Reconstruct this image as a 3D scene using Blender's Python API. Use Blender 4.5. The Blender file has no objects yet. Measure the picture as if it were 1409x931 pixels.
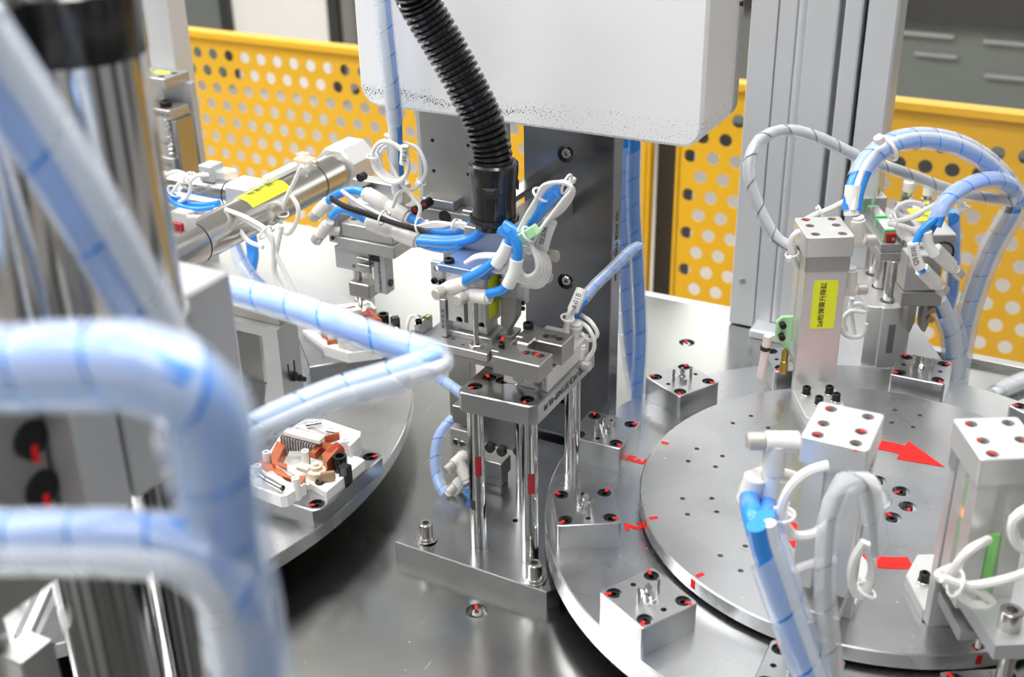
import bpy, math, random
import numpy as np
from mathutils import Vector, Matrix
from mathutils.geometry import tessellate_polygon

random.seed(7)
scene = bpy.context.scene
COL = scene.collection

# ------------------------------------------------------------------ camera
FPX, PITCH, ROLL = 1661.5, 0.465293, -0.018006
CAMZ = 0.7336
_F = np.array([0, math.cos(PITCH), -math.sin(PITCH)])
_R = np.array([1.0, 0, 0])
_U = np.cross(_R, _F)
_R, _U = math.cos(ROLL)*_R + math.sin(ROLL)*_U, -math.sin(ROLL)*_R + math.cos(ROLL)*_U
_O = np.array([0, 0, CAMZ])
cam_data = bpy.data.cameras.new('camera')
cam = bpy.data.objects.new('camera', cam_data)
COL.objects.link(cam)
cam.matrix_world = Matrix(((_R[0], _U[0], -_F[0], 0), (_R[1], _U[1], -_F[1], 0), (_R[2], _U[2], -_F[2], CAMZ), (0, 0, 0, 1)))
cam_data.sensor_fit = 'HORIZONTAL'
cam_data.sensor_width = 36.0
cam_data.lens = FPX*36.0/1409.0
cam_data.clip_start = 0.02
cam_data.dof.use_dof = True
cam_data.dof.focus_distance = 1.2
cam_data.dof.aperture_fstop = 6.0
scene.camera = cam

# ------------------------------------------------------------------ world, exposure
world = bpy.data.worlds.new('world')
scene.world = world
world.use_nodes = True
world.node_tree.nodes['Background'].inputs[0].default_value = (0.75, 0.8, 0.85, 1)
world.node_tree.nodes['Background'].inputs[1].default_value = 0.3
vs = scene.view_settings
vs.view_transform = 'Standard'
vs.look = 'None'
vs.gamma = 1.0
vs.use_curve_mapping = False
vs.exposure = 0.42
LAMP_W = 25.0        # watts of each ceiling panel

# ------------------------------------------------------------------ frames
# machine axes: turned -28 degrees about z; all machine coordinates are metres on the machine table
YAW = math.radians(-28)
UX = np.array([math.cos(YAW), math.sin(YAW), 0]); UY = np.array([-math.sin(YAW), math.cos(YAW), 0])
UZ = np.array([0, 0, 1.0])
def w(x, y, z): return x*UX + y*UY + np.array([0, 0, z])
def mm(P): return np.array([P @ UX, P @ UY, P[2]])
def _ray(px, py): return _F + (px-704.5)/FPX*_R - (py-465.5)/FPX*_U
def wz(px, py, z): d = _ray(px, py); return _O + d*((z-CAMZ)/d[2])
def mz(px, py, z): return mm(wz(px, py, z))
def my(px, py, y): d = _ray(px, py); return mm(_O + d*((y-_O @ UY)/(d @ UY)))
def mx(px, py, x): d = _ray(px, py); return mm(_O + d*((x-_O @ UX)/(d @ UX)))
def rad(a): return math.radians(a)

# ------------------------------------------------------------------ materials
MATS = {}
def mat(name, col, metal=0.0, rough=0.5, noise=None, bump=0.0, alpha=1.0, spec=None, emit=None, trans=0.0, coat=0.0, rvar=0.0, stretch=None):
    m = bpy.data.materials.new(name); m.use_nodes = True
    nt = m.node_tree; b = nt.nodes['Principled BSDF']
    b.inputs['Base Color'].default_value = (*col, 1)
    b.inputs['Metallic'].default_value = metal
    b.inputs['Roughness'].default_value = rough
    b.inputs['Alpha'].default_value = alpha
    if spec is not None: b.inputs['Specular IOR Level'].default_value = spec
    if trans: b.inputs['Transmission Weight'].default_value = trans
    if coat: b.inputs['Coat Weight'].default_value = coat; b.inputs['Coat Roughness'].default_value = 0.08
    if emit:
        b.inputs['Emission Color'].default_value = (*emit[0], 1); b.inputs['Emission Strength'].default_value = emit[1]
    if noise:
        scale, amt = noise
        tc = nt.nodes.new('ShaderNodeTexCoord'); mp = nt.nodes.new('ShaderNodeMapping')
        nt.links.new(tc.outputs['Object'], mp.inputs[0])
        if stretch: mp.inputs['Scale'].default_value = stretch
        n = nt.nodes.new('ShaderNodeTexNoise'); n.inputs['Scale'].default_value = scale; n.inputs['Detail'].default_value = 4
        nt.links.new(mp.outputs[0], n.inputs['Vector'])
        mix = nt.nodes.new('ShaderNodeMix'); mix.data_type = 'RGBA'
        mix.inputs['A'].default_value = (*[c*(1-amt) for c in col], 1)
        mix.inputs['B'].default_value = (*[min(1, c*(1+amt)) for c in col], 1)
        nt.links.new(n.outputs['Fac'], mix.inputs['Factor'])
        nt.links.new(mix.outputs['Result'], b.inputs['Base Color'])
        if rvar:
            mr = nt.nodes.new('ShaderNodeMapRange'); mr.inputs['To Min'].default_value = max(0, rough-rvar); mr.inputs['To Max'].default_value = rough+rvar
            nt.links.new(n.outputs['Fac'], mr.inputs['Value']); nt.links.new(mr.outputs[0], b.inputs['Roughness'])
        if bump:
            bp = nt.nodes.new('ShaderNodeBump'); bp.inputs['Strength'].default_value = bump; bp.inputs['Distance'].default_value = 0.001
            nt.links.new(n.outputs['Fac'], bp.inputs['Height']); nt.links.new(bp.outputs[0], b.inputs['Normal'])
    MATS[name] = m
    return m

mat('table_steel', (0.52, 0.53, 0.51), 1.0, 0.2, noise=(9, 0.12), rvar=0.05)
mat('plate_steel', (0.50, 0.51, 0.52), 1.0, 0.22, noise=(25, 0.10), rvar=0.06)
mat('dial_steel', (0.66, 0.67, 0.68), 1.0, 0.27, noise=(14, 0.12), rvar=0.07)
mat('nest_steel', (0.58, 0.59, 0.60), 1.0, 0.30, noise=(60, 0.05), rvar=0.04)
mat('dark_steel', (0.25, 0.26, 0.28), 1.0, 0.24, noise=(8, 0.15), rvar=0.06, stretch=(1, 1, 6))
mat('grey_steel', (0.40, 0.395, 0.37), 0.6, 0.48, noise=(40, 0.06))
mat('aluminium', (0.56, 0.56, 0.555), 0.85, 0.36, noise=(80, 0.05))
mat('aluminium_bright', (0.74, 0.74, 0.735), 0.65, 0.40, noise=(80, 0.03))
mat('tool_steel', (0.42, 0.41, 0.39), 0.9, 0.36, noise=(70, 0.08))
mat('profile', (0.70, 0.72, 0.75), 0.55, 0.42, noise=(30, 0.03), stretch=(1, 1, .1))
mat('profile_slot', (0.22, 0.23, 0.25), 0.6, 0.5)
mat('chrome', (0.80, 0.80, 0.80), 1.0, 0.09)
mat('stainless', (0.62, 0.60, 0.57), 1.0, 0.22, noise=(40, 0.06), stretch=(1, 1, 1))
mat('black_oxide', (0.018, 0.018, 0.02), 0.5, 0.35)
mat('hole_dark', (0.03, 0.03, 0.032), 0.4, 0.5)
mat('black_plastic', (0.012, 0.012, 0.013), 0.0, 0.18, spec=0.7)
mat('black_rubber', (0.02, 0.02, 0.02), 0.0, 0.55)
mat('white_paint', (0.88, 0.885, 0.90), 0.0, 0.38)
mat('white_plastic', (0.86, 0.86, 0.84), 0.0, 0.4)
mat('white_cable', (0.84, 0.83, 0.81), 0.0, 0.42)
mat('fitting_grey', (0.74, 0.72, 0.68), 0.0, 0.42)
mat('knob_grey', (0.50, 0.48, 0.44), 0.3, 0.4)
mat('blue_tube', (0.03, 0.27, 0.80), 0.0, 0.24, spec=0.6)
mat('pale_tube', (0.80, 0.84, 0.90), 0.0, 0.3)
mat('paleblue_tube', (0.30, 0.55, 0.95), 0.0, 0.3)
mat('chrome_dark', (0.60, 0.60, 0.61), 1.0, 0.10)
mat('grey_tube', (0.22, 0.24, 0.28), 0.0, 0.4)
mat('wrap', (0.80, 0.88, 1.0), 0.0, 0.14, alpha=0.40, spec=0.7)
mat('wrap_white', (0.86, 0.88, 0.91), 0.0, 0.16, alpha=0.48, spec=0.7)
mat('wrap_thin', (0.86, 0.92, 1.0), 0.0, 0.16, alpha=0.25)
mat('fence_yellow', (0.74, 0.42, 0.012), 0.0, 0.42, noise=(5, 0.04))
mat('red_paint', (0.80, 0.018, 0.015), 0.0, 0.6, spec=0.2)
mat('red_plastic', (0.36, 0.015, 0.02), 0.0, 0.3)
mat('green_plastic', (0.10, 0.55, 0.20), 0.0, 0.35)
mat('green_label', (0.28, 0.75, 0.20), 0.0, 0.4)
mat('blue_plate', (0.22, 0.32, 0.58), 0.5, 0.25)
mat('green_pale', (0.46, 0.78, 0.44), 0.0, 0.3)
mat('label_yellow', (0.80, 0.86, 0.02), 0.0, 0.45)
mat('ink', (0.03, 0.03, 0.03), 0.0, 0.6)
mat('etch', (0.10, 0.10, 0.10), 0.2, 0.6)
mat('copper', (0.55, 0.16, 0.07), 0.55, 0.4, noise=(60, 0.2))
mat('copper_dark', (0.40, 0.06, 0.035), 0.3, 0.35)
mat('brass', (0.55, 0.38, 0.10), 0.9, 0.3)
mat('cream_plastic', (0.82, 0.74, 0.58), 0.0, 0.45)
mat('brown_plastic', (0.36, 0.22, 0.12), 0.0, 0.45)
mat('clear_plastic', (0.86, 0.88, 0.88), 0.0, 0.12, alpha=0.35)
mat('orange_light', (1.0, 0.30, 0.05), 0.0, 0.4, emit=((1.0, 0.25, 0.04), 1.5))
mat('floor_room', (0.62, 0.58, 0.53), 0.0, 0.35, noise=(2, 0.05))
mat('wall_white', (0.86, 0.86, 0.85), 0.0, 0.6, noise=(2, 0.03))
mat('wall_grey', (0.42, 0.43, 0.44), 0.0, 0.6, noise=(2, 0.05))
mat('wall_green', (0.17, 0.20, 0.185), 0.0, 0.35, noise=(1.2, 0.15))
mat('ceiling_grey', (0.40, 0.41, 0.42), 0.0, 0.8, noise=(2, 0.05))
mat('dark_frame', (0.035, 0.035, 0.035), 0.0, 0.5)
mat('panel_white', (0.90, 0.89, 0.86), 0.0, 0.5)
mat('lamp_white', (1, 1, 1), 0.0, 0.5, emit=((1.0, 0.99, 0.97), 2.0))
mat('window_light', (.9, .95, 1.0), 0.0, 0.4, emit=((1.0, .99, .95), 1.5))  # emission of the added panels in the far wall
mat('pink_tube', (0.85, 0.72, 0.70), 0.0, 0.35)
mat('grey_box', (0.50, 0.51, 0.525), 0.5, 0.42)
mat('led_red', (0.8, 0.1, 0.05), 0.0, 0.4, emit=((1.0, 0.12, 0.03), 1.0))

def specks(name, scale, thr, col, rough=.6):
    "dust, chips and fine scratches lying on a ground metal face"
    m = MATS[name]; nt = m.node_tree; b = nt.nodes['Principled BSDF']; out = nt.nodes['Material Output']
    tc = nt.nodes.new('ShaderNodeTexCoord')
    n = nt.nodes.new('ShaderNodeTexNoise'); n.inputs['Scale'].default_value = scale; n.inputs['Detail'].default_value = 1
    n2 = nt.nodes.new('ShaderNodeTexNoise'); n2.inputs['Scale'].default_value = scale*.04
    wv = nt.nodes.new('ShaderNodeTexNoise'); mp = nt.nodes.new('ShaderNodeMapping'); mp.inputs['Scale'].default_value = (900, 14, 1); mp.inputs['Rotation'].default_value = (0, 0, .6)
    wv.inputs['Scale'].default_value = 1.0; wv.inputs['Detail'].default_value = 1
    nt.links.new(tc.outputs['Object'], n.inputs['Vector']); nt.links.new(tc.outputs['Object'], n2.inputs['Vector']); nt.links.new(tc.outputs['Object'], mp.inputs[0]); nt.links.new(mp.outputs[0], wv.inputs['Vector'])
    ad = nt.nodes.new('ShaderNodeMath'); ad.operation = 'MULTIPLY_ADD'; ad.inputs[1].default_value = .16; nt.links.new(n2.outputs['Fac'], ad.inputs[0]); nt.links.new(n.outputs['Fac'], ad.inputs[2])
    g = nt.nodes.new('ShaderNodeMath'); g.operation = 'GREATER_THAN'; g.inputs[1].default_value = thr+.08; nt.links.new(ad.outputs[0], g.inputs[0])
    g2 = nt.nodes.new('ShaderNodeMath'); g2.operation = 'GREATER_THAN'; g2.inputs[1].default_value = .80; nt.links.new(wv.outputs['Fac'], g2.inputs[0])
    mx_ = nt.nodes.new('ShaderNodeMath'); mx_.operation = 'MAXIMUM'; nt.links.new(g.outputs[0], mx_.inputs[0]); nt.links.new(g2.outputs[0], mx_.inputs[1])
    d = nt.nodes.new('ShaderNodeBsdfPrincipled'); d.inputs['Base Color'].default_value = (*col, 1); d.inputs['Roughness'].default_value = rough; d.inputs['Metallic'].default_value = .3
    mix = nt.nodes.new('ShaderNodeMixShader'); nt.links.new(mx_.outputs[0], mix.inputs[0]); nt.links.new(b.outputs[0], mix.inputs[1]); nt.links.new(d.outputs[0], mix.inputs[2]); nt.links.new(mix.outputs[0], out.inputs[0])
specks('table_steel', 420, .80, (.62, .62, .60))
specks('dial_steel', 420, .785, (.72, .72, .72))

# ------------------------------------------------------------------ mesh builder
def basis(d):
    d = np.asarray(d, float); d = d/np.linalg.norm(d)
    a = np.array([0, 0, 1.0]) if abs(d[2]) < .9 else np.array([1.0, 0, 0])
    u = np.cross(a, d); u /= np.linalg.norm(u)
    return u, np.cross(d, u), d

def rrect(cx, cy, sx, sy, r, n=3):
    P = []
    for qx, qy, a0 in ((1, 1, 0), (-1, 1, 90), (-1, -1, 180), (1, -1, 270)):
        for k in range(n+1):
            a = rad(a0 + 90*k/n)
            P.append((cx+qx*(sx/2-r)+r*math.cos(a), cy+qy*(sy/2-r)+r*math.sin(a)))
    return P
def circ(cx, cy, r, n=24, a0=0): return [(cx+r*math.cos(a0+2*math.pi*k/n), cy+r*math.sin(a0+2*math.pi*k/n)) for k in range(n)]
def inset(P, d):
    n = len(P); Q = []
    for i in range(n):
        a = np.array(P[i-1]); b = np.array(P[i]); c = np.array(P[(i+1) % n])
        e1 = (b-a)/max(1e-9, np.linalg.norm(b-a)); e2 = (c-b)/max(1e-9, np.linalg.norm(c-b))
        n1 = np.array([-e1[1], e1[0]]); n2 = np.array([-e2[1], e2[0]]); m = n1+n2; l = m @ m
        m = m*(2/l) if l > 1e-6 else n1
        Q.append(tuple(b+m*d))
    return Q

def spline(pts, ds):
    P = [np.asarray(p, float) for p in pts]
    if len(P) == 2: P = [P[0], (P[0]+P[1])/2, P[1]]
    P = [2*P[0]-P[1]] + P + [2*P[-1]-P[-2]]
    out = []
    for i in range(1, len(P)-2):
        p0, p1, p2, p3 = P[i-1:i+3]
        t0 = 0.0; t1 = t0+max(1e-6, np.linalg.norm(p1-p0))**.5; t2 = t1+max(1e-6, np.linalg.norm(p2-p1))**.5; t3 = t2+max(1e-6, np.linalg.norm(p3-p2))**.5
        for k in range(24):
            t = t1+(t2-t1)*k/24
            a1 = (t1-t)/(t1-t0)*p0+(t-t0)/(t1-t0)*p1; a2 = (t2-t)/(t2-t1)*p1+(t-t1)/(t2-t1)*p2; a3 = (t3-t)/(t3-t2)*p2+(t-t2)/(t3-t2)*p3
            b1 = (t2-t)/(t2-t0)*a1+(t-t0)/(t2-t0)*a2; b2 = (t3-t)/(t3-t1)*a2+(t-t1)/(t3-t1)*a3
            out.append((t2-t)/(t2-t1)*b1+(t-t1)/(t2-t1)*b2)
    out.append(P[-2])
    out = np.array(out)
    s = np.r_[0, np.cumsum(np.linalg.norm(np.diff(out, axis=0), axis=1))]
    n = max(3, int(round(s[-1]/ds))+1)
    q = np.linspace(0, s[-1], n)
    return np.stack([np.interp(q, s, out[:, k]) for k in range(3)], 1), q

def frames(C):
    T = np.gradient(C, axis=0); T /= np.linalg.norm(T, axis=1)[:, None]
    u, v, _ = basis(T[0]); N = [u]
    for i in range(1, len(C)):
        u = N[-1]-T[i]*(N[-1] @ T[i]); N.append(u/np.linalg.norm(u))
    N = np.array(N); return T, N, np.cross(T, N)

class MB:
    def __init__(s): s.v = []; s.f = []
    def add(s, V, F):
        o = len(s.v); s.v += [tuple(map(float, p)) for p in V]; s.f += [tuple(i+o for i in f) for f in F]; return s
    def box(s, x0, x1, y0, y1, z0, z1, b=0.0007, R=None, o=None):
        x0, x1 = min(x0, x1), max(x0, x1); y0, y1 = min(y0, y1), max(y0, y1); z0, z1 = min(z0, z1), max(z0, z1)
        b = min(b, (x1-x0)*.3, (y1-y0)*.3, (z1-z0)*.3)
        c = np.array([(x0+x1)/2, (y0+y1)/2, (z0+z1)/2]); h = np.array([x1-x0, y1-y0, z1-z0])/2
        V = []; idx = {}
        for sx in (-1, 1):
            for sy in (-1, 1):
                for sz in (-1, 1):
                    sg = np.array([sx, sy, sz])
                    for ax in range(3):
                        p = sg*h; q = p-sg*b; q[ax] = p[ax]
                        idx[(sx, sy, sz, ax)] = len(V); V.append(q)
        F = []
        for ax in range(3):
            a1, a2 = (ax+1) % 3, (ax+2) % 3
            for sg in (-1, 1):
                L = []
                for (p, q) in ((-1, -1), (1, -1), (1, 1), (-1, 1)):
                    k = [0, 0, 0]; k[ax] = sg; k[a1] = p; k[a2] = q; L.append(idx[(*k, ax)])
                F.append(L if sg > 0 else L[::-1])
            for p in (-1, 1):
                for q in (-1, 1):
                    k0 = [0, 0, 0]; k1 = [0, 0, 0]; k0[ax] = -1; k1[ax] = 1
                    for k in (k0, k1): k[a1] = p; k[a2] = q
                    L = [idx[(*k0, a1)], idx[(*k1, a1)], idx[(*k1, a2)], idx[(*k0, a2)]]
                    F.append(L[::-1] if p*q > 0 else L)
        for sx in (-1, 1):
            for sy in (-1, 1):
                for sz in (-1, 1):
                    L = [idx[(sx, sy, sz, 0)], idx[(sx, sy, sz, 1)], idx[(sx, sy, sz, 2)]]
                    F.append(L if sx*sy*sz > 0 else L[::-1])
        V = np.array(V)
        if R is not None: V = V @ np.asarray(R).T
        V = V + (c if o is None else np.asarray(o))
        return s.add(V, F)
    def obox(s, p, dx, dy, dz, sx, sy, sz, b=0.0007):
        "box centred at p along axes dx,dy,dz"
        Rm = np.stack([np.asarray(dx, float)/np.linalg.norm(dx), np.asarray(dy, float)/np.linalg.norm(dy), np.asarray(dz, float)/np.linalg.norm(dz)], 1)
        return s.box(-sx/2, sx/2, -sy/2, sy/2, -sz/2, sz/2, b, Rm, p)
    def lathe(s, p, d, prof, n=24):
        "prof: (radius, height along d) list; closed with caps where radius > 0 at both ends"
        u, v, d = basis(d); p = np.asarray(p, float); V = []; F = []
        for r, h in prof:
            for k in range(n):
                a = 2*math.pi*k/n; V.append(p+d*h+r*(math.cos(a)*u+math.sin(a)*v))
        for i in range(len(prof)-1):
            for k in range(n):
                k2 = (k+1) % n; F.append((i*n+k, i*n+k2, (i+1)*n+k2, (i+1)*n+k))
        F.append(tuple(range(n))[::-1]); o = (len(prof)-1)*n; F.append(tuple(range(o, o+n)))
        return s.add(V, F)
    def cyl(s, p0, p1, r, n=20, b=0.0006, r1=None):
        p0 = np.asarray(p0, float); p1 = np.asarray(p1, float); L = np.linalg.norm(p1-p0); r1 = r if r1 is None else r1
        b = min(b, L*.3, r*.3)
        return s.lathe(p0, p1-p0, [(r-b, 0), (r, b), (r1, L-b), (r1-b, L)], n)
    def tube(s, pts, r, n=10, ds=0.004, raw=False, rf=None):
        C, q = spline(pts, ds) if not raw else (np.asarray(pts, float), None)
        T, N, B = frames(C); V = []; F = []
        for i in range(len(C)):
            ri = r if rf is None else rf(i, q[i] if q is not None else i)
            for k in range(n):
                a = 2*math.pi*k/n; V.append(C[i]+ri*(math.cos(a)*N[i]+math.sin(a)*B[i]))
        for i in range(len(C)-1):
            for k in range(n):
                k2 = (k+1) % n; F.append((i*n+k, i*n+k2, (i+1)*n+k2, (i+1)*n+k))
        F.append(tuple(range(n))[::-1]); o = (len(C)-1)*n; F.append(tuple(range(o, o+n)))
        return s.add(V, F)
    def ring(s, p, d, R, r, n=20, m=8):
        u, v, d = basis(d); p = np.asarray(p, float); V = []; F = []
        for i in range(n):
            a = 2*math.pi*i/n; e = math.cos(a)*u+math.sin(a)*v
            for k in range(m):
                b = 2*math.pi*k/m; V.append(p+e*(R+r*math.cos(b))+d*r*math.sin(b))
        for i in range(n):
            for k in range(m):
                i2, k2 = (i+1) % n, (k+1) % m; F.append((i*m+k, i2*m+k, i2*m+k2, i*m+k2))
        return s.add(V, F)
    def prism(s, P, z0, z1, b=0.0006, holes=(), o=(0, 0, 0), R=None):
        "extruded polygon (ccw) with chamfered top; holes: (x, y, radius, depth[, sides])"
        V = []; F = []; n = len(P)
        top = inset(P, b)
        for q, z in ((P, z0), (P, z1-b), (top, z1)): V += [(x, y, z) for x, y in q]
        for i in range(n):
            j = (i+1) % n; F.append((i, j, n+j, n+i)); F.append((n+i, n+j, 2*n+j, 2*n+i))
        loops = [[Vector((x, y, 0)) for x, y in top]]; base = list(range(2*n, 3*n)); through = []
        for h in holes:
            x, y, r, dep = h[:4]; k = h[4] if len(h) > 4 else 16
            H = circ(x, y, r, k); o1 = len(V); V += [(a, c, z1) for a, c in H]; base += list(range(o1, o1+k)); loops.append([Vector((a, c, 0)) for a, c in H])
            zb = max(z0, z1-dep); o2 = len(V); V += [(a, c, zb) for a, c in H]
            for i in range(k): j = (i+1) % k; F.append((o1+i, o1+j, o2+j, o2+i)[::-1])
            if zb > z0+1e-7: F.append(tuple(range(o2, o2+k)))
            else: through.append((H, o2))
        if holes: F += [tuple(base[i] for i in t) for t in tessellate_polygon(loops)]
        else: F.append(tuple(base))
        if through:
            lp = [[Vector((x, y, 0)) for x, y in P]]; bs = list(range(n))
            for H, o2 in through: lp.append([Vector((a, c, 0)) for a, c in H]); bs += list(range(o2, o2+len(H)))
            F += [tuple(bs[i] for i in t)[::-1] for t in tessellate_polygon(lp)]
        else: F.append(tuple(range(n))[::-1])
        V = np.array(V)
        if R is not None: V = V @ np.asarray(R).T
        return s.add(V+np.asarray(o), F)
    def mesh(s, name, m, off=(0, 0, 0), recalc=False, ang=34):
        me = bpy.data.meshes.new(name)
        me.from_pydata([tuple(np.asarray(p)-np.asarray(off)) for p in s.v], [], s.f)
        me.validate(); me.update()
        import bmesh
        bm = bmesh.new(); bm.from_mesh(me); bmesh.ops.recalc_face_normals(bm, faces=bm.faces); bm.to_mesh(me); bm.free()
        me.polygons.foreach_set('use_smooth', [True]*len(me.polygons))
        me.set_sharp_from_angle(angle=rad(ang))
        me.materials.append(MATS[m])
        return me

# ------------------------------------------------------------------ objects
OFF = {}
def tag(o, label=None, cat=None, group=None, kind=None):
    if label: o['label'] = label
    if cat: o['category'] = cat
    if group: o['group'] = group
    if kind: o['kind'] = kind
    return o
def thing(name, label, cat, org=(0, 0, 0), group=None):
    "Empty at machine coordinates org, turned to the machine axes; parts are given in machine coordinates"
    o = bpy.data.objects.new(name, None); COL.objects.link(o); o.empty_display_size = 0.02
    o.location = w(*org); o.rotation_euler = (0, 0, YAW); OFF[o.name] = np.array(org, float)
    return tag(o, label, cat, group)
def thingw(name, label, cat, loc=(0, 0, 0), rz=0.0, group=None):
    "Empty at world position; parts are given in its own coordinates"
    o = bpy.data.objects.new(name, None); COL.objects.link(o); o.empty_display_size = 0.02
    o.location = loc; o.rotation_euler = (0, 0, rz); OFF[o.name] = np.zeros(3)
    return tag(o, label, cat, group)
def part(name, mb, m, parent, label=None, kind=None):
    off = OFF[parent.name]
    o = bpy.data.objects.new(name, mb.mesh(name, m, off)); COL.objects.link(o); o.parent = parent; OFF[o.name] = off
    return tag(o, label, None, None, kind)
def inst(name, me, parent, loc, rot=None, scale=None):
    o = bpy.data.objects.new(name, me); COL.objects.link(o); o.parent = parent
    o.location = np.asarray(loc, float)-OFF[parent.name]
    if rot is not None: o.rotation_euler = rot
    if scale is not None: o.scale = scale
    OFF[o.name] = np.zeros(3)
    return o
def single(name, mb, m, label, cat, org=(0, 0, 0), group=None, kind=None):
    o = bpy.data.objects.new(name, mb.mesh(name, m, org)); COL.objects.link(o)
    o.location = w(*org); o.rotation_euler = (0, 0, YAW); OFF[o.name] = np.array(org, float)
    return tag(o, label, cat, group, kind)

def text(name, s, size, p, dx, dy, m, parent, align='CENTER', thick=0.00015, bold=0.0):
    "lettering: p = centre, dx = reading direction, dy = up, in the parent's coordinates"
    cu = bpy.data.curves.new('t', 'FONT'); cu.body = s; cu.size = size; cu.align_x = align; cu.align_y = 'CENTER'; cu.extrude = thick; cu.offset = bold; cu.resolution_u = 3
    to = bpy.data.objects.new('t', cu); COL.objects.link(to)
    dg = bpy.context.evaluated_depsgraph_get()
    me = bpy.data.meshes.new_from_object(to.evaluated_get(dg))
    bpy.data.objects.remove(to); bpy.data.curves.remove(cu)
    me.name = name; me.materials.clear(); me.materials.append(MATS[m])
    o = bpy.data.objects.new(name, me); COL.objects.link(o); o.parent = parent
    dx = np.asarray(dx, float)/np.linalg.norm(dx); dy = np.asarray(dy, float); dy = dy-dx*(dx @ dy); dy /= np.linalg.norm(dy); n = np.cross(dx, dy)
    q = np.asarray(p, float)-OFF[parent.name]
    o.matrix_local = Matrix(((dx[0], dy[0], n[0], q[0]), (dx[1], dy[1], n[1], q[1]), (dx[2], dy[2], n[2], q[2]), (0, 0, 0, 1)))
    return o

# ---- shared small parts
def screw_mesh(name, r=0.005, h=0.006, m='black_oxide'):
    return MB().prism(circ(0, 0, r, 18), -h, 0, b=r*.14, holes=[(0, 0, r*.52, h*.55, 6)]).mesh(name, m)
SCREW = screw_mesh('screw')
SCREW_S = screw_mesh('screw_small', 0.0032, 0.0045)
BOLT = screw_mesh('bolt_bright', 0.0052, 0.010, 'stainless')
MARK = MB().box(-0.0014, 0.0014, -0.0032, 0.0030, -0.0002, 0.00035, 0.0001).mesh('paint_mark', 'red_paint')
PIN = MB().lathe((0, 0, 0), (0, 0, 1), [(0.0017, 0), (0.0017, 0.0125), (0.0009, 0.0145)], 12).mesh('locating_pin', 'stainless')
def screw(parent, p, z=None, me=SCREW, name='screw', mark=None, rot=None):
    o = inst(name, me, parent, p, rot=rot)
    if mark is not None:
        k = bpy.data.objects.new('paint_mark', MARK); COL.objects.link(k); k.parent = o
        k.location = (0.0055*math.sin(-mark), 0.0055*math.cos(mark), 0.0012); k.rotation_euler = (0, 0, mark); OFF[k.name] = np.zeros(3)
    return o

def elbow(parent, p, dport, dtube, s=1.0, knob=True, body='fitting_grey', name='elbow_fitting'):
    "push-in speed controller: threaded hex, body, tube socket with release collar, adjusting knob"
    p = np.asarray(p, float); dp = np.asarray(dport, float)/np.linalg.norm(dport); dt = np.asarray(dtube, float)/np.linalg.norm(dtube)
    b = MB().cyl(p-dp*.006*s, p+dp*.012*s, .0058*s, 16).cyl(p, p+dt*.020*s, .0063*s, 16, b=.001*s)
    o = part(name, b, body, parent)
    part('hex_thread', MB().cyl(p+dp*.012*s, p+dp*.019*s, .0055*s, 6), 'stainless', o)
    part('release_collar', MB().cyl(p+dt*.020*s, p+dt*.0225*s, .0052*s, 16), 'white_plastic', o)
    if knob:
        part('knob', MB().cyl(p-dp*.006*s, p-dp*.016*s, .0052*s, 12, b=.001*s), 'knob_grey', o)
    return o

def helix(C, r, pitch, width, n=16, thick=None):
    "spiral wrap band around a centre line"
    T, N, B = frames(C)
    s = np.r_[0, np.cumsum(np.linalg.norm(np.diff(C, axis=0), axis=1))]
    L = s[-1]; V = []; F = []
    m = int(L/pitch*n)
    def at(q):
        q = min(max(q, 0), L); i = min(int(np.searchsorted(s, q)), len(C)-1); i0 = max(i-1, 0)
        f = 0 if s[i] == s[i0] else (q-s[i0])/(s[i]-s[i0])
        return C[i0]*(1-f)+C[i]*f, N[i0]*(1-f)+N[i]*f, B[i0]*(1-f)+B[i]*f
    for k in range(m+1):
        q = k/n*pitch; a = 2*math.pi*k/n
        for e in (0, .5, 1):
            c, nn, bb = at(q+e*width); V.append(c+r*(1.0 if e == .5 else 0.985)*(math.cos(a)*nn+math.sin(a)*bb))
    for k in range(m):
        for e in (0, 1): F.append((3*k+e, 3*k+3+e, 3*k+4+e, 3*k+1+e))
    return V, F

def hose(name, label, pts, r, tubes=(('blue_tube', 0, 0, .82),), wrap='wrap', pitch=None, group=None, fill=.95, n=14, ds=None, cat='hose', wrap_range=None):
    "pneumatic tubes in a translucent spiral wrap; tubes: (material, offset angle, offset radius, radius) in units of r"
    org = pts[0]
    o = thing(name, label, cat, org, group)
    ds = ds or r*.5
    C, q = spline(pts, ds); T, N, B = frames(C)
    for (mt, ang, ro, rt) in tubes:
        if wrap: ro, rt = ro*.88, rt*.92
        P = C+ro*r*(math.cos(ang)*N+math.sin(ang)*B)
        part('air_tube', MB().tube(P, rt*r, 12, raw=True), mt, o)
    if wrap:
        CW = C
        if wrap_range: CW = C[int(len(C)*wrap_range[0]):int(len(C)*wrap_range[1])]
        V, F = helix(CW, r, pitch or r*2.2, (pitch or r*2.2)*fill, n)
        part('spiral_wrap', MB().add(V, F), wrap, o)
    return o

def cable(name, label, paths, r=0.0022, m='white_cable', ties=(), group=None, cat='cable', org=None):
    "a bundle of thin cables; ties: (path index, fraction, radius)"
    org = paths[0][0] if org is None else org
    o = thing(name, label, cat, org, group)
    cs = []
    for p in paths:
        C, q = spline(p, r*1.6); cs.append(C)
        part('cable_strand', MB().tube(C, r, 8, raw=True), m, o)
    for (i, fr, R) in ties:
        C = cs[i]; k = min(len(C)-2, max(1, int(fr*len(C)))); d = C[k+1]-C[k-1]; u, v, dd = basis(d)
        part('cable_tie', MB().ring(C[k], d, R, .0011, 14, 6).obox(C[k]+u*(R+.002), u, v, dd, .006, .0055, .0055, .0008), 'white_plastic', o)
    return o
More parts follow.
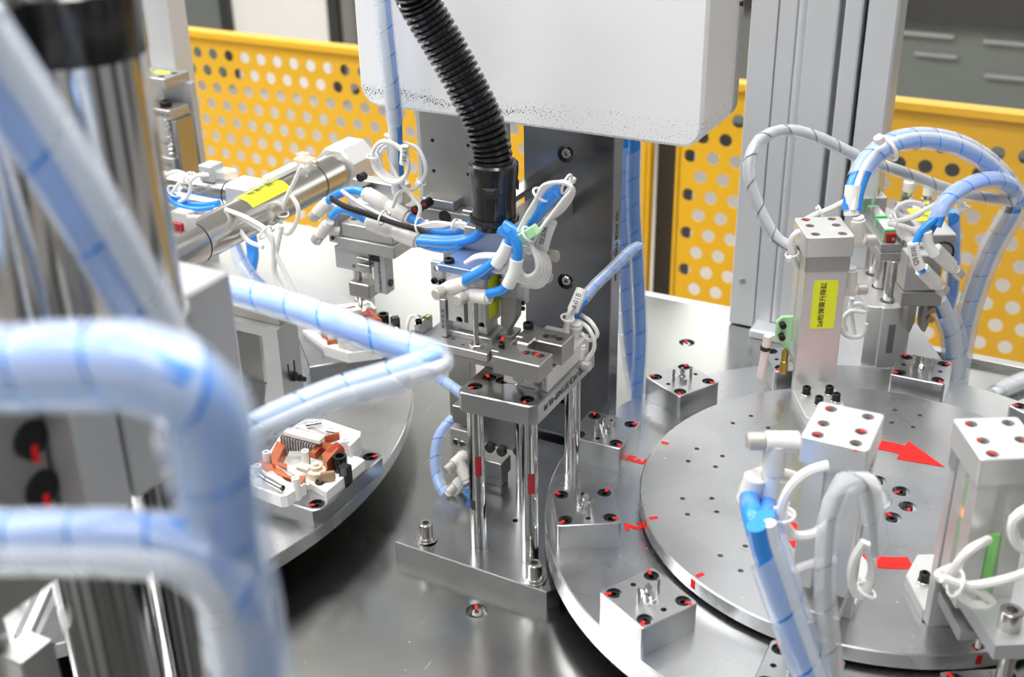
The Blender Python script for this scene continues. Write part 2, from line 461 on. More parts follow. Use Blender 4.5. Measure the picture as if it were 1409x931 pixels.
# ================================================================== the hall
RX0, RX1, RY0, RY1, RZ0, RZ1 = -6.0, 3.5, -2.8, 5.6, -0.8, 2.9
def structure(name, mb, m):
    o = single(name, mb, m, None, None, kind='structure'); return o
structure('floor', MB().box(RX0, RX1, RY0, RY1, RZ0-.05, RZ0), 'floor_room')
structure('ceiling', MB().box(RX0, RX1, RY0, RY1, RZ1, RZ1+.05), 'ceiling_grey')
structure('wall_back', MB().box(RX0, RX1, RY1, RY1+.06, RZ0-.05, RZ1), 'wall_white')
structure('wall_front', MB().box(RX0, RX1, RY0-.06, RY0, RZ0-.05, RZ1), 'wall_grey')
structure('wall_left', MB().box(RX0-.06, RX0, RY0-.06, RY1+.06, RZ0-.05, RZ1), 'wall_grey')
structure('wall_right', MB().box(RX1, RX1+.06, RY0-.06, RY1+.06, RZ0-.05, RZ1), 'wall_grey')

# unseen dark pillars added along the walls to put streaks in the chrome
for k, (x, y) in enumerate(((RX0+.06, -1.6), (RX0+.06, .4), (RX0+.06, 2.2), (-4.6, RY0+.06), (-2.6, RY0+.06), (-.7, RY0+.06), (1.3, RY0+.06), (RX1-.06, -.9), (RX1-.06, 1.2), (RX1-.06, 3.2))):
    structure('trim_%d' % (k+1), MB().box(x-(.05 if abs(x-RX0) < .1 or abs(x-RX1) < .1 else .35), x+(.05 if abs(x-RX0) < .1 or abs(x-RX1) < .1 else .35), y-(.35 if abs(x-RX0) < .1 or abs(x-RX1) < .1 else .05), y+(.35 if abs(x-RX0) < .1 or abs(x-RX1) < .1 else .05), RZ0, RZ1, .005), 'dark_frame')

# added glowing panels high in the far wall, they brighten the table's reflection
for k in range(5):
    x0 = RX0+.25+k*1.82; x1 = x0+1.7
    o = thing('window_%d' % (k+1), None, None, ((x0+x1)/2, RY1, .75)); tag(o, kind='structure')
    part('pane', MB().box(x0+.05, x1-.05, RY1-.02, RY1-.01, .80, 2.55, .001), 'window_light', o)
    for (a, b, c, d) in ((x0, x0+.05, .75, 2.6), (x1-.05, x1, .75, 2.6), (x0+.05, x1-.05, .75, .80), (x0+.05, x1-.05, 2.55, 2.6), ((x0+x1)/2-.02, (x0+x1)/2+.02, .80, 2.55)):
        part('window_frame', MB().box(a, b, RY1-.04, RY1-.001, c, d, .002), 'white_paint', o)

# ceiling lamps (real luminaires of the hall)
for i, x in enumerate((-4.2, -2.2, -0.2)):
    for j, y in enumerate((-.7, .6, 1.9)):
        o = thing('ceiling_lamp', 'white rectangular led panel lamp set under the grey hall ceiling', 'ceiling lamp', (x, y, RZ1-.06), 'ceiling lamps of the hall')
        part('housing', MB().box(x-.66, x+.66, y-.31, y+.31, RZ1-.05, RZ1-.001), 'white_paint', o)
        part('diffuser', MB().box(x-.64, x+.64, y-.29, y+.29, RZ1-.058, RZ1-.05, .001), 'lamp_white', o)
        ld = bpy.data.lights.new('lamp_light', 'AREA'); ld.shape = 'RECTANGLE'; ld.size = 1.26; ld.size_y = .56; ld.energy = LAMP_W; ld.color = (1.0, .985, .965)
        lo = bpy.data.objects.new('lamp_light', ld); COL.objects.link(lo); lo.parent = o; lo.location = (0, 0, -.004)

# far partitions and cabinets across the aisle
def cabinet(name, label, cat, x0, x1, y, z0, z1, m, depth=.5, plinth=None, frame=None):
    o = thing(name, label, cat, ((x0+x1)/2, y, RZ0))
    part('body', MB().box(x0, x1, y, y+depth, z0, z1, .004), m, o)
    if plinth: part('plinth', MB().box(x0+.01, x1-.01, y+.02, y+depth, RZ0, z0, .002), plinth, o)
    if frame:
        for xx in (x0, x1): part('frame_post', MB().box(xx-.03, xx+.03, y-.03, y, z0, z1, .002), frame, o)
    return o
cabinet('partition_cabinet', 'grey green glazed cabinet with dark base beyond the yellow fence, beside white cabinet', 'cabinet', -5.6, -4.02, 4.62, RZ0+.02, .55, 'wall_green', plinth='dark_frame')
cabinet('white_cabinet', 'tall white cabinet between dark posts beyond the yellow fence', 'cabinet', -3.93, -3.30, 4.56, RZ0+.02, .9, 'panel_white', plinth='dark_frame', frame='dark_frame')
o = cabinet('machine_enclosure', 'long grey green machine enclosure with dark base across the aisle', 'enclosure', -3.2, 1.9, 4.6, RZ0+.11, -.22, 'wall_green', depth=.8, plinth='dark_frame')
part('dark_hood', MB().box(-3.2, 1.9, 4.55, 5.2, -.22, .5, .004), 'dark_frame', o)
for (a, b, c, d) in ((-.85, -.62, -.275, -.262), (-.52, -.36, -.28, -.268), (-.5, -.2, -.40, -.39), (-.30, -.28, -.45, -.30), (-.75, -.6, -.345, -.335)):
    part('window_bar', MB().box(a, b, 4.575, 4.6, c, d, .002), 'wall_grey', o)

# ================================================================== machine table
TX0, TX1, TY0, TY1 = -1.75, 0.75, -0.45, 1.50
t = thing('machine_table', 'polished steel machine table top that carries all the stations', 'table', (-.5, .5, -.8))
b1 = mz(656, 840, 0); b2 = mz(945, 471, 0)
part('table_top', MB().prism([(TX0, TY0), (TX1, TY0), (TX1, TY1), (TX0, TY1)], -.03, 0, b=.001, holes=[(b1[0], b1[1], .0105, .009, 24), (b2[0], b2[1], .0105, .009, 24)]), 'table_steel', t)
for b in (b1, b2): screw(t, (b[0], b[1], -.0015), me=BOLT, name='sunk_bolt', mark=.6)
part('edge_rim', MB().box(TX0, TX1, TY1, TY1+.014, -.03, 0, .001), 'aluminium_bright', t)
part('base_frame', MB().box(TX0+.03, TX1-.03, TY0+.03, TY1-.03, RZ0, -.03, .004), 'white_paint', t)

# ================================================================== perforated fence
def fence(label, x0, x1, y, z0, z1, zrow):
    o = thing('safety_fence', label, 'fence', ((x0+x1)/2, y, z0))
    pitch, rp, rh, n, th = .0471, .0407, .0133, 14, .002
    mb = MB(); k = 0; z = zrow
    rows = []
    while z > z0+rp: rows.append((z, k)); z -= rp; k += 1
    zt = zrow+rp/2
    for (zc, k) in rows:
        a = x0+(.5 if k % 2 else 0)*pitch
        nn = int((x1-a)/pitch)
        zu, zl = zc+rp/2, zc-rp/2
        if a > x0: mb.add([(x0, y, zl), (a, y, zl), (a, y, zu), (x0, y, zu)], [(0, 1, 2, 3)])
        for i in range(nn):
            cx0 = a+i*pitch; cxc = cx0+pitch/2; V = []; F = []
            for q in range(n):
                an = 2*math.pi*(q+.5)/n; c, s_ = math.cos(an), math.sin(an)
                V.append((cxc+rh*c, y, zc+rh*s_))
                f = min(pitch/2/max(1e-6, abs(c)), rp/2/max(1e-6, abs(s_)))
                V.append((cxc+f*c, y, zc+f*s_)); V.append((cxc+rh*c, y+th, zc+rh*s_))
            for q in range(n):
                r = (q+1) % n; F.append((3*q, 3*r, 3*r+1, 3*q+1)); F.append((3*q, 3*q+2, 3*r+2, 3*r))
            for (sx, sz) in ((1, 1), (-1, 1), (-1, -1), (1, -1)):   # corner fillers
                an = math.atan2(sz*rp/2, sx*pitch/2) % (2*math.pi); q = int((an/(2*math.pi)*n)-.5) % n
                V.append((cxc+sx*pitch/2, y, zc+sz*rp/2)); F.append((3*q+1, 3*((q+1) % n)+1, len(V)-1))
            mb.add(V, F)
        e = a+nn*pitch
        if e < x1: mb.add([(e, y, zl), (x1, y, zl), (x1, y, zu), (e, y, zu)], [(0, 1, 2, 3)])
    zb = rows[-1][0]-rp/2
    mb.add([(x0, y, z0), (x1, y, z0), (x1, y, zb), (x0, y, zb)], [(0, 1, 2, 3)])
    mb.add([(x0, y, zt), (x1, y, zt), (x1, y, z1), (x0, y, z1)], [(0, 1, 2, 3)])
    part('perforated_sheet', mb, 'fence_yellow', o)
    part('top_flange', MB().box(x0, x1, y-.012, y+.022, z1-.016, z1, .0015), 'fence_yellow', o)
    for xx in (x0, x1): part('edge_flange', MB().box(xx-.006, xx+.006, y, y+.025, z0, z1-.016, .001), 'fence_yellow', o)
    part('bottom_flange', MB().box(x0+.006, x1-.006, y, y+.022, z0-.02, z0, .001), 'fence_yellow', o)
    for xx in (x0+.012, x1-.012): part('foot_post', MB().box(xx-.012, xx+.012, y+.002, y+.026, RZ0, z0-.02, .001), 'dark_frame', o)
    return o
FY = 2.2
fence('bright yellow perforated safety fence behind the white housing and pneumatic cylinders', -3.3, -.852, FY, -.7, .118, .064)
fence('deep yellow perforated safety fence behind the aluminium profile column', -.786, .9, FY, -.7, .135, .058)
o = thing('fence_post', 'black square post in the gap between the two yellow fence panels', 'post', (-.819, FY+.1, RZ0))
part('post_tube', MB().box(-.85, -.79, FY+.05, FY+.11, RZ0+.012, .4, .002), 'dark_frame', o)
part('post_foot', MB().box(-.88, -.76, FY+.04, FY+.15, RZ0, RZ0+.012, .002), 'dark_frame', o)

# ================================================================== aluminium profile column with clear guard
PY = 1.46
o = thing('profile_column', 'tall grey aluminium profile column standing at the table edge', 'column', (-.35, PY+.02, 0))
part('cover_strip', MB().box(-.4375, -.404, PY, PY+.05, .002, 1.0, .001), 'profile', o)
part('profile_bar', MB().box(-.403, -.381, PY+.001, PY+.05, .002, 1.0, .001), 'profile', o)
part('round_edge', MB().cyl((-.3755, PY+.008, .014), (-.3755, PY+.008, 1.0), .0065, 16), 'profile', o)
part('profile_bar', MB().box(-.370, -.332, PY+.002, PY+.05, .014, 1.0, .002), 'profile', o)
part('slot_liner', MB().box(-.334, -.322, PY+.016, PY+.04, .014, 1.0, .001), 'profile_slot', o)
part('profile_bar', MB().box(-.3244, -.3035, PY, PY+.05, .014, 1.0, .002), 'profile', o)
part('slot_liner', MB().box(-.306, -.296, PY+.018, PY+.04, .014, 1.0, .001), 'hole_dark', o)
part('profile_bar', MB().box(-.298, -.262, PY, PY+.05, .014, 1.0, .003), 'profile', o)
part('foot_bracket', MB().box(-.400, -.262, PY-.03, PY+.05, 0, .013, .002), 'profile', o)
q = my(1022, 387, PY)
inst('cover_screw', screw_mesh('pan_screw', .005, .003, 'chrome'), o, (q[0], PY-.002, q[2]), rot=(rad(90), 0, 0))
q = mz(1078, 447, .013); screw(o, (q[0], PY-.014, .016), mark=.3)
o = thing('acrylic_panel', 'clear acrylic guard panel in an aluminium channel, in front of the deep yellow fence', 'panel', (.17, 1.49, 0))
mat('acrylic', (.25, .27, .26), 0, .03, alpha=.05)
part('clear_sheet', MB().box(-.258, .70, 1.487, 1.492, .006, 1.0, .0005), 'acrylic', o)
part('bottom_channel', MB().box(-.258, .70, 1.482, 1.497, 0, .008, .0005), 'aluminium', o)

# ================================================================== white housing and steel column
HB, HX0, HX1, HZ0 = 1.0, -.702, -.3365, .396
o = thing('white_housing', 'white painted sheet metal housing with rounded lower corners and black speckled dirt', 'housing', ((HX0+HX1)/2, HB+.05, HZ0))
Rxz = np.array([[1, 0, 0], [0, 0, -1], [0, 1, 0]])      # prism x,y,z -> machine x, -z.. : local (a,b,c) -> (a, -c, b)
m = mat('white_dirty', (.88, .885, .90), 0, .36)
nt = m.node_tree; bs = nt.nodes['Principled BSDF']
tc = nt.nodes.new('ShaderNodeTexCoord'); sep = nt.nodes.new('ShaderNodeSeparateXYZ'); nt.links.new(tc.outputs['Object'], sep.inputs[0])
def mathn(op, a, b_=None, c_=None):
    n = nt.nodes.new('ShaderNodeMath'); n.operation = op
    for i, v in enumerate((a, b_, c_)):
        if v is None: continue
        if isinstance(v, (int, float)): n.inputs[i].default_value = v
        else: nt.links.new(v, n.inputs[i])
    return n.outputs[0]
nz = nt.nodes.new('ShaderNodeTexNoise'); nz.inputs['Scale'].default_value = 620; nz.inputs['Detail'].default_value = 2; nt.links.new(tc.outputs['Object'], nz.inputs['Vector'])
nl = nt.nodes.new('ShaderNodeTexNoise'); nl.inputs['Scale'].default_value = 35; nl.inputs['Detail'].default_value = 3; nt.links.new(tc.outputs['Object'], nl.inputs['Vector'])
# a rub line that follows the lower edge: height of the line depends on x, thickness on noise
hx = mathn('ADD', mathn('MULTIPLY', nl.outputs['Fac'], .018), .006)
dline = mathn('ABSOLUTE', mathn('SUBTRACT', sep.outputs['Z'], hx))
near = mathn('MULTIPLY', mathn('SUBTRACT', 1.0, mathn('DIVIDE', dline, .007)), .13)
near = mathn('MAXIMUM', near, 0.0)
fade = mathn('MINIMUM', mathn('MAXIMUM', mathn('DIVIDE', mathn('SUBTRACT', .06, sep.outputs['X']), .07), 0.0), 1.0)
near = mathn('MULTIPLY', near, fade)
dots = mathn('GREATER_THAN', mathn('ADD', nz.outputs['Fac'], near), .66)
low = mathn('LESS_THAN', sep.outputs['Z'], .026)
fac = mathn('MULTIPLY', dots, low)
mix = nt.nodes.new('ShaderNodeMix'); mix.data_type = 'RGBA'; mix.inputs['A'].default_value = (.88, .885, .90, 1); mix.inputs['B'].default_value = (.05, .05, .05, 1)
nt.links.new(fac, mix.inputs['Factor']); nt.links.new(mix.outputs['Result'], bs.inputs['Base Color'])
def xzprism(mb, P, y0, y1, b=.0006, holes=()):
    "polygon in machine x,z extruded from y1 (back) to y0 (front, chamfered)"
    return mb.prism(P, -y1, -y0, b=b, holes=holes, R=np.array([[1, 0, 0], [0, 0, -1], [0, 1, 0]]))
part('shell', xzprism(MB(), rrect((HX0+HX1)/2, HZ0+.16, HX1-HX0, .32, .02, 6), HB, HB+.086, b=.003), 'white_dirty', o)
part('back_flange', xzprism(MB(), rrect((HX0+HX1)/2+.002, HZ0+.16, HX1-HX0+.002, .314, .02, 6), HB+.086, HB+.091, b=.001), 'aluminium', o)
q = mx(1008, 14, HX1+.003); inst('flange_screw', SCREW_S, o, (HX1+.003, HB+.0885, q[2]), rot=(0, rad(90), 0))
o = thing('support_column', 'dark ground steel column plate standing behind the slide station', 'column', (-.493, 1.07, 0))
CY = 1.0545
c1, c2 = my(778, 212, CY), my(778, 387, CY)
part('column_plate', xzprism(MB(), [(-.5435, 0), (-.4435, 0), (-.4435, .393), (-.5435, .393)], CY, CY+.022, b=.001, holes=[(c1[0], c1[2], .009, .008, 24), (c2[0], c2[2], .009, .008, 24), (c1[0], .075, .009, .008, 24)]), 'dark_steel', o)
for c in (c1, c2, (c1[0], 0, .075)): inst('screw', BOLT, o, (c[0], CY+.001, c[2]), rot=(rad(90), 0, 0))
part('column_foot', MB().box(-.60, -.43, CY+.022, CY+.075, 0, .016, .001), 'plate_steel', o)
part('stiffener', MB().box(-.505, -.475, CY+.022, CY+.042, .016, .39, .001), 'plate_steel', o)
text('etched_code', 'XY MCB THZP-02.44', .0085, (-.4433, CY+.011, .26), (0, 0, -1), (0, 1, 0), 'ink', o)
o = thing('mounting_plate', 'plain grey steel mounting plate with small holes behind the black corrugated hose', 'plate', (-.655, 1.075, 0))
MY_ = 1.062
p0 = my(584, 280, MY_); PZB = p0[2]-.01; p1 = my(692, 172, MY_)
hp = [my(*q, MY_) for q in ((595, 193), (597, 235), (644, 200), (644, 240))]
part('plate', xzprism(MB(), [(p0[0], PZB), (p1[0], PZB), (p1[0], .395), (p0[0], .395)], MY_, MY_+.016, b=.0008, holes=[(h[0], h[2], .0022, .008, 10) for h in hp]), 'grey_steel', o)
part('foot_leg', MB().box(p0[0]+.02, p0[0]+.05, MY_+.001, MY_+.015, .0, PZB, .001), 'grey_steel', o)
part('edge_strip', MB().box(p0[0]-.007, p0[0]-.001, MY_+.002, MY_+.014, PZB, .395, .001), 'profile', o)

# ================================================================== right hand index table
DC = np.array([.3402, .9594]); ST = 3.2
RZT, DZT = .055, .0746
def pol(a, r, z=0.0): return np.array([r*math.cos(rad(a)), r*math.sin(rad(a)), z])
o = thingw('ring_table', 'wide polished steel ring carrying the nest blocks around the raised dial', 'ring table', (DC[0], DC[1], 0))
part('ring_plate', MB().prism(circ(0, 0, .3118, 128), .030-.0, RZT, b=.0012), 'dial_steel', o)
part('under_ring', MB().prism(circ(0, 0, .225, 96), .012, .030, b=.001), 'dark_steel', o)
part('drum', MB().prism(circ(0, 0, .20, 64), 0, .012, b=.001), 'hole_dark', o)
for s_, q, r_ in (('2', (872, 724), 183.0), ('3', (877, 633), 153.0)):
    p = wz(*q, RZT)-np.array([DC[0], DC[1], 0]); d = -pol(r_, 1)
    text('painted_numeral', s_, .025, (p[0], p[1], RZT+.0003), np.cross(d, (0, 0, 1)), d, 'red_paint', o, bold=.0009)
o = thingw('dial_plate', 'raised round steel dial with tapped holes, red arrows and a central bore', 'dial', (DC[0], DC[1], RZT))
holes = [(0, 0, .0195, .012, 40)]
for k in range(8): p = pol(19+45*k, .0338); holes.append((p[0], p[1], .0085, .006, 20))
for k in range(12):
    for da in (-4.0, 4.4):
        for r in (.1795, .1515): p = pol(2.4+30*k+da, r); holes.append((p[0], p[1], .0026, .006, 10))
part('dial_disc', MB().prism(circ(0, 0, .22, 128), DZT-RZT-.0145, DZT-RZT, b=.0012, holes=holes), 'dial_steel', o)
part('dial_neck', MB().prism(circ(0, 0, .195, 64), 0, DZT-RZT-.0145, b=.0003), 'hole_dark', o)
for k in range(8): p = pol(19+45*k, .0338, DZT-RZT-.0012); screw(o, p, mark=random.uniform(0, 6))
def arrow(a0, a1, r0, r1, head=False):
    n = 16; P = []
    z = DZT-RZT
    outer = [pol(a0+(a1-a0)*i/n, r1) for i in range(n+1)]; inner = [pol(a0+(a1-a0)*i/n, r0) for i in range(n+1)]
    if head:
        w2 = (r1-r0)*.55; tip = pol(a1+(a1-a0)*.42, (r0+r1)/2)
        outer += [pol(a1, r1+w2), tip]; inner += [pol(a1, r0-w2)]
    poly = [(p[0], p[1]) for p in outer+inner[::-1]]
    area = sum(poly[i-1][0]*poly[i][1]-poly[i][0]*poly[i-1][1] for i in range(len(poly)))
    if area < 0: poly = poly[::-1]
    return MB().prism(poly, z-.0002, z+.0006, b=.0001, holes=[(1e3, 1e3, 1e-6, 1, 3)] if False else ())
def flatpoly(mb, poly, z0, z1):
    V = [(x, y, z1) for x, y in poly]; n = len(poly)
    F = [tuple(t) for t in tessellate_polygon([[Vector((x, y, 0)) for x, y in poly]])]
    V += [(x, y, z0) for x, y in poly]; F += [(i, (i+1) % n, n+(i+1) % n, n+i) for i in range(n)]
    return mb.add(V, F)
def arrow2(a0, a1, r0, r1):
    n = 14; w2 = (r1-r0)*.6; s = (a1-a0)
    outer = [pol(a0+s*i/n, r1) for i in range(n+1)]; inner = [pol(a0+s*i/n, r0) for i in range(n+1)]
    P = outer+[pol(a1, r1+w2), pol(a1+math.copysign(26, s), (r0+r1)/2), pol(a1, r0-w2)]+inner[::-1]
    return flatpoly(MB(), [(p[0], p[1]) for p in P], DZT-RZT-.0002, DZT-RZT+.0006)
part('red_arrow', arrow2(118, 57, .092, .110), 'red_paint', o)
part('red_arrow', arrow2(-86, -140, .093, .109), 'red_paint', o)
for a in (187, 212, 277, 150): p = pol(a, .2125); part('index_mark', MB().obox((p[0], p[1], DZT-RZT), p, np.cross((0, 0, 1), p), (0, 0, 1), .008, .004, .0008, .0001).obox(pol(a, .2201, DZT-RZT-.0065), p, np.cross((0, 0, 1), p), (0, 0, 1), .0006, .005, .009, .0001), 'red_paint', o)

# ---- nest blocks
def nest(k, label, group=None, has_stub=True, sp=0):
    a = ST+30*k; c = pol(a, .2743)
    o = thingw('nest_block', label, 'nest block', (DC[0]+c[0], DC[1]+c[1], RZT), rad(a), group)
    H = .027; h = .0295
    cb = [(sx*.0205, sy*.0205) for sx in (-1, 1) for sy in (-1, 1)]
    holes = [(x, y, .0068, .006, 18) for x, y in cb]+[(0, -.020, .0026, .015, 10), (0, .020, .0026, .015, 10)]
    if NEST[0] is None: NEST[0] = MB().prism(rrect(0, 0, 2*h, 2*h, .003, 3), 0, H, b=.0007, holes=holes).mesh('block', 'nest_steel')
    inst('block', NEST[0], o, (0, 0, 0))
    for x, y in cb: screw(o, (x, y, H-.0012), mark=math.atan2(-x, y)+random.uniform(-.5, .5))
    an = rad(sp)
    for s in (-1, 1): inst('locating_pin', PIN, o, (s*.0105*math.cos(an), s*.0105*math.sin(an), H))
    if NEST[1] is None:
        NEST[1] = MB().lathe((0, 0, 0), (0, 0, 1), [(.0042, 0), (.0042, .004), (.0026, .006), (.0026, .010), (.0034, .0102), (.0008, .0145)], 14).mesh('centre_stub', 'chrome')
        NEST[2] = MB().box(-.009, .009, -.0022, .0022, 0, .0035, .0006).mesh('clamp_bar', 'chrome')
    inst('centre_stub', NEST[1], o, (0, 0, H)); inst('clamp_bar', NEST[2], o, (0, 0, H), rot=(0, 0, an+rad(90)))
    return o
NEST = [None, None, None]
nest(4, 'square steel nest block with two pins, on the ring next to the dark column', sp=75)
nest(5, 'square steel nest block on the ring beside the painted red numeral three', sp=50)
nest(6, 'square steel nest block on the ring beside the painted red numeral two', sp=-60)
nest(7, 'square steel nest block with slim pins, between the red 2 and the thick blue hose', sp=0)
nest(8, 'steel nest block on the ring under the thick blue hose', sp=20)
nest(9, 'steel nest block on the ring below the lift cylinder with green stripe sensors', sp=0)
nest(2, 'steel nest block with pointed pins under the twin rod gripper unit', sp=90)
nest(3, 'steel nest block on the ring behind the lift cylinder with yellow label', sp=30)
nest(1, 'steel nest block on the ring beside the clear bottom hose at the acrylic guard', sp=0)
nest(0, 'steel nest block on the ring at the end by the acrylic guard', sp=0)
# ================================================================== slide station in the middle
def fb(mb, tl, br, y, d, b=.0007):
    "box whose front face spans two pixels measured on the plane machine y = y, d deep"
    a, c = my(*tl, y), my(*br, y); return mb.box(a[0], c[0], y, y+d, c[2], a[2], b)
def circle_pts(c, u, v, r, a0, a1, n=10, wob=0.0):
    u = np.asarray(u, float); v = np.asarray(v, float); c = np.asarray(c, float)
    return [c+r*(math.cos(rad(a0+(a1-a0)*i/n))*u+math.sin(rad(a0+(a1-a0)*i/n))*v)+wob*i/n*np.cross(u, v) for i in range(n+1)]
ex, ey, ez = np.array([1., 0, 0]), np.array([0, 1., 0]), np.array([0, 0, 1.])

def big_bolt(parent, p, r=.0068, h=.015, m='stainless'):
    b = inst('bolt', BB[0], parent, (p[0], p[1], p[2]+.0045+h))
    k = bpy.data.objects.new('washer', BB[1]); COL.objects.link(k); k.parent = b; k.location = (0, 0, -h-.0045); OFF[k.name] = np.zeros(3)
    return b
BB = [screw_mesh('bolt_head', .0068, .015, 'stainless'), MB().prism(circ(0, 0, .0112, 28), 0, .002, b=.0004).prism(circ(0, 0, .0088, 28), .002, .0045, b=.0005).mesh('washer', 'stainless')]

s = thing('post_table', 'steel stand with four round posts, thick base plate and engraved top plate', 'stand', (-.47, .92, 0))
BX0, BX1, BY0, BY1 = -.565, -.388, .808, 1.045
bh = mz(709, 716, .02); bo = [mz(587, 741, .02), mz(736, 797, .02)]
part('base_plate', MB().prism([(BX0, BY0), (BX1-.008, BY0-.004), (BX1, BY0+.007), (BX1, BY1), (BX0, BY1)], 0, .02, b=.001, holes=[(bh[0], bh[1], .003, .015, 12), (bo[0][0]+.005, bo[0][1]-.004, .0075, .015, 16)]), 'plate_steel', s)
for b in bo: big_bolt(s, (b[0], b[1], .02))
TZ0, TZ1 = .176, .196
for (x, y) in ((-.4866, .8396), (-.4313, .841), (-.4313, .935), (-.4866, .935)):
    part('post', MB().cyl((x, y, .02), (x, y, TZ0), .0078, 28, .0006), 'chrome', s)
for (px, py) in ((655, 636), (735, 640)):
    q = mz(px, py, .15)
for (x, y, z) in ((-.4866, .8396, .116), (-.4313, .841, .112)):
    part('red_seal', MB().add(*(lambda n: ([(x+.0079*math.cos(a), y+.0079*math.sin(a), z+zz) for a in [rad(-75+50*i/n) for i in range(n+1)] for zz in (-.011, .011)], [(2*i, 2*i+2, 2*i+3, 2*i+1) for i in range(n)]))(8)), 'red_plastic', s)
part('black_band', MB().add(*(lambda n: ([(-.4866+.00795*math.cos(a), .8396+.00795*math.sin(a), .072+zz) for a in [rad(-150+70*i/n) for i in range(n+1)] for zz in (-.0055, .0055)], [(2*i, 2*i+2, 2*i+3, 2*i+1) for i in range(n)]))(8)), 'ink', s)
text('etched_code', 'XXJ-MCB-SKTHZP-02.29', .0058, (-.4866-.0055, .8396-.0059, .108), (0, 0, 1), (-1, .93, 0), 'etch', s)
tp = [mz(654, 531, TZ1), mz(673, 519, TZ1), mz(692, 523, TZ1), mz(725, 549, TZ1)]
part('top_plate', MB().prism([(-.494, .828), (-.427, .832), (-.4205, .838), (-.4205, .962), (-.499, .962), (-.499, .833)], TZ0, TZ1, b=.0009, holes=[(q[0], q[1], .0068, .008, 18) for q in tp]), 'plate_steel', s)
for q, a in zip(tp, (2.4, .8, 0, 3.1)): screw(s, (q[0], q[1], TZ1-.002), mark=a)
text('etched_code', 'XXJ-MCB-SKTHZP-02.10', .0085, (-.4202, .895, .186), (0, -1, 0), (0, 0, -1), 'etch', s)

# ---- parallel slide gripper on the top plate
g = thing('slide_gripper', 'low pneumatic slide gripper with two grey jaws on the engraved top plate', 'gripper', (-.44, .895, TZ1))
part('body', MB().box(-.468, -.4225, .862, .953, TZ1, TZ1+.019, .0008), 'aluminium_bright', g)
for px in (714, 741):
    q = my(px, 530, .862); c = (q[0], .8612, TZ1+.010)
    part('end_cap', MB().cyl((q[0], .8612, TZ1+.011), (q[0], .859, TZ1+.011), .0062, 20).cyl((q[0], .859, TZ1+.002), (q[0], .8575, TZ1+.002), .002, 10), 'stainless', g)
part('rail', MB().box(-.472, -.43, .880, .89, TZ1+.019, TZ1+.023, .0003).box(-.472, -.43, .925, .935, TZ1+.019, TZ1+.023, .0003), 'brown_plastic', g)
z1 = .236
fj = [mz(678, 488, z1), mz(742, 505, z1), mz(758, 487, z1), mz(700, 471, z1)]
x0, x1 = (fj[0][0]+fj[3][0])/2, (fj[1][0]+fj[2][0])/2; y0, y1 = (fj[0][1]+fj[1][1])/2, (fj[2][1]+fj[3][1])/2
hs = [mz(725, 485, z1), mz(735, 486, z1), mz(744, 489, z1)]
jaw = part('front_jaw', MB().prism([(x0, y0), (x1, y0), (x1, y1), (x0, y1)], TZ1+.023, z1, b=.0008, holes=[(q[0], q[1], .0038, .006, 14) for q in hs]), 'tool_steel', g)
for q in (hs[0], hs[2]): screw(jaw, (q[0], q[1], z1-.003), me=SCREW_S, mark=1.)
q = mz(690, 478, z1); screw(jaw, (q[0], q[1], z1+.005), me=SCREW_S, name='dog_screw', mark=.3)
part('guide_block', MB().box(x0+.012, x0+.024, y1-.004, y1+.012, z1-.012, z1+.006, .001), 'stainless', jaw)
rj = [mz(718, 455, z1+.003), mz(779, 470, z1+.003)]
x0, x1, y0 = rj[0][0], rj[1][0], (rj[0][1]+rj[1][1])/2
hs = [mz(752, 462, z1+.003), mz(761, 463, z1+.003), mz(770, 466, z1+.003)]
y0 = hs[0][1]-.012
jaw = part('rear_jaw', MB().prism([(x0, y0), (x1, y0), (x1, y0+.026), (x0, y0+.026)], TZ1+.023, z1+.003, b=.0008, holes=[(q[0], q[1], .0038, .006, 14) for q in hs]), 'tool_steel', g)
for q in (hs[0], hs[2]): screw(jaw, (q[0], q[1], z1), me=SCREW_S)
q = mz(727, 449, z1+.004); screw(jaw, (q[0], q[1], z1+.008), me=SCREW, name='dog_screw')
q = my(787, 470, .945)
elbow(g, (q[0], .945, q[2]-.002), (0, 0, -1), (.2, -.1, 1), 1.15)
q = my(795, 478, .945); elbow(g, (q[0]+.004, .935, q[2]-.012), (-1, 0, 0), (.1, .2, 1), .9)

# ---- bracket stage left of the top plate
g = thing('bracket_stage', 'grey angle bracket carrying a flat stage plate beneath the middle gripper', 'bracket', (-.50, .91, TZ1))
SZ = .217
a, b, c = mz(577, 464, SZ), mz(668, 489, SZ), mz(705, 461, SZ)
sx0, sx1, sy0, sy1 = a[0], b[0], (a[1]+b[1])/2, c[1]
nh = [mz(*q, SZ) for q in ((624, 466), (640, 462), (670, 467), (637, 474))]
part('stage_plate', MB().prism([(sx0, sy0), (sx1, sy0), (sx1, sy1), (sx0, sy1)], SZ-.008, SZ, b=.0006, holes=[(q[0], q[1], .0018, .005, 10) for q in nh]), 'aluminium', g)
part('under_plate', MB().box(sx0+.004, sx1-.002, sy0+.003, sy1+.004, SZ-.0115, SZ-.008, .0003), 'brown_plastic', g)
part('angle_plate', MB().box(sx1-.028, sx1+.012, sy0+.012, sy0+.030, TZ1, SZ-.0115, .0006), 'grey_steel', g)
part('side_block', MB().box(sx1+.001, sx1+.012, sy0+.006, sy1+.006, SZ-.010, SZ+.002, .0005), 'aluminium', g)
part('nut_disc', MB().cyl((sx1-.029, sy0+.02, TZ1+.006), (sx1-.032, sy0+.02, TZ1+.006), .0055, 18), 'black_plastic', g)

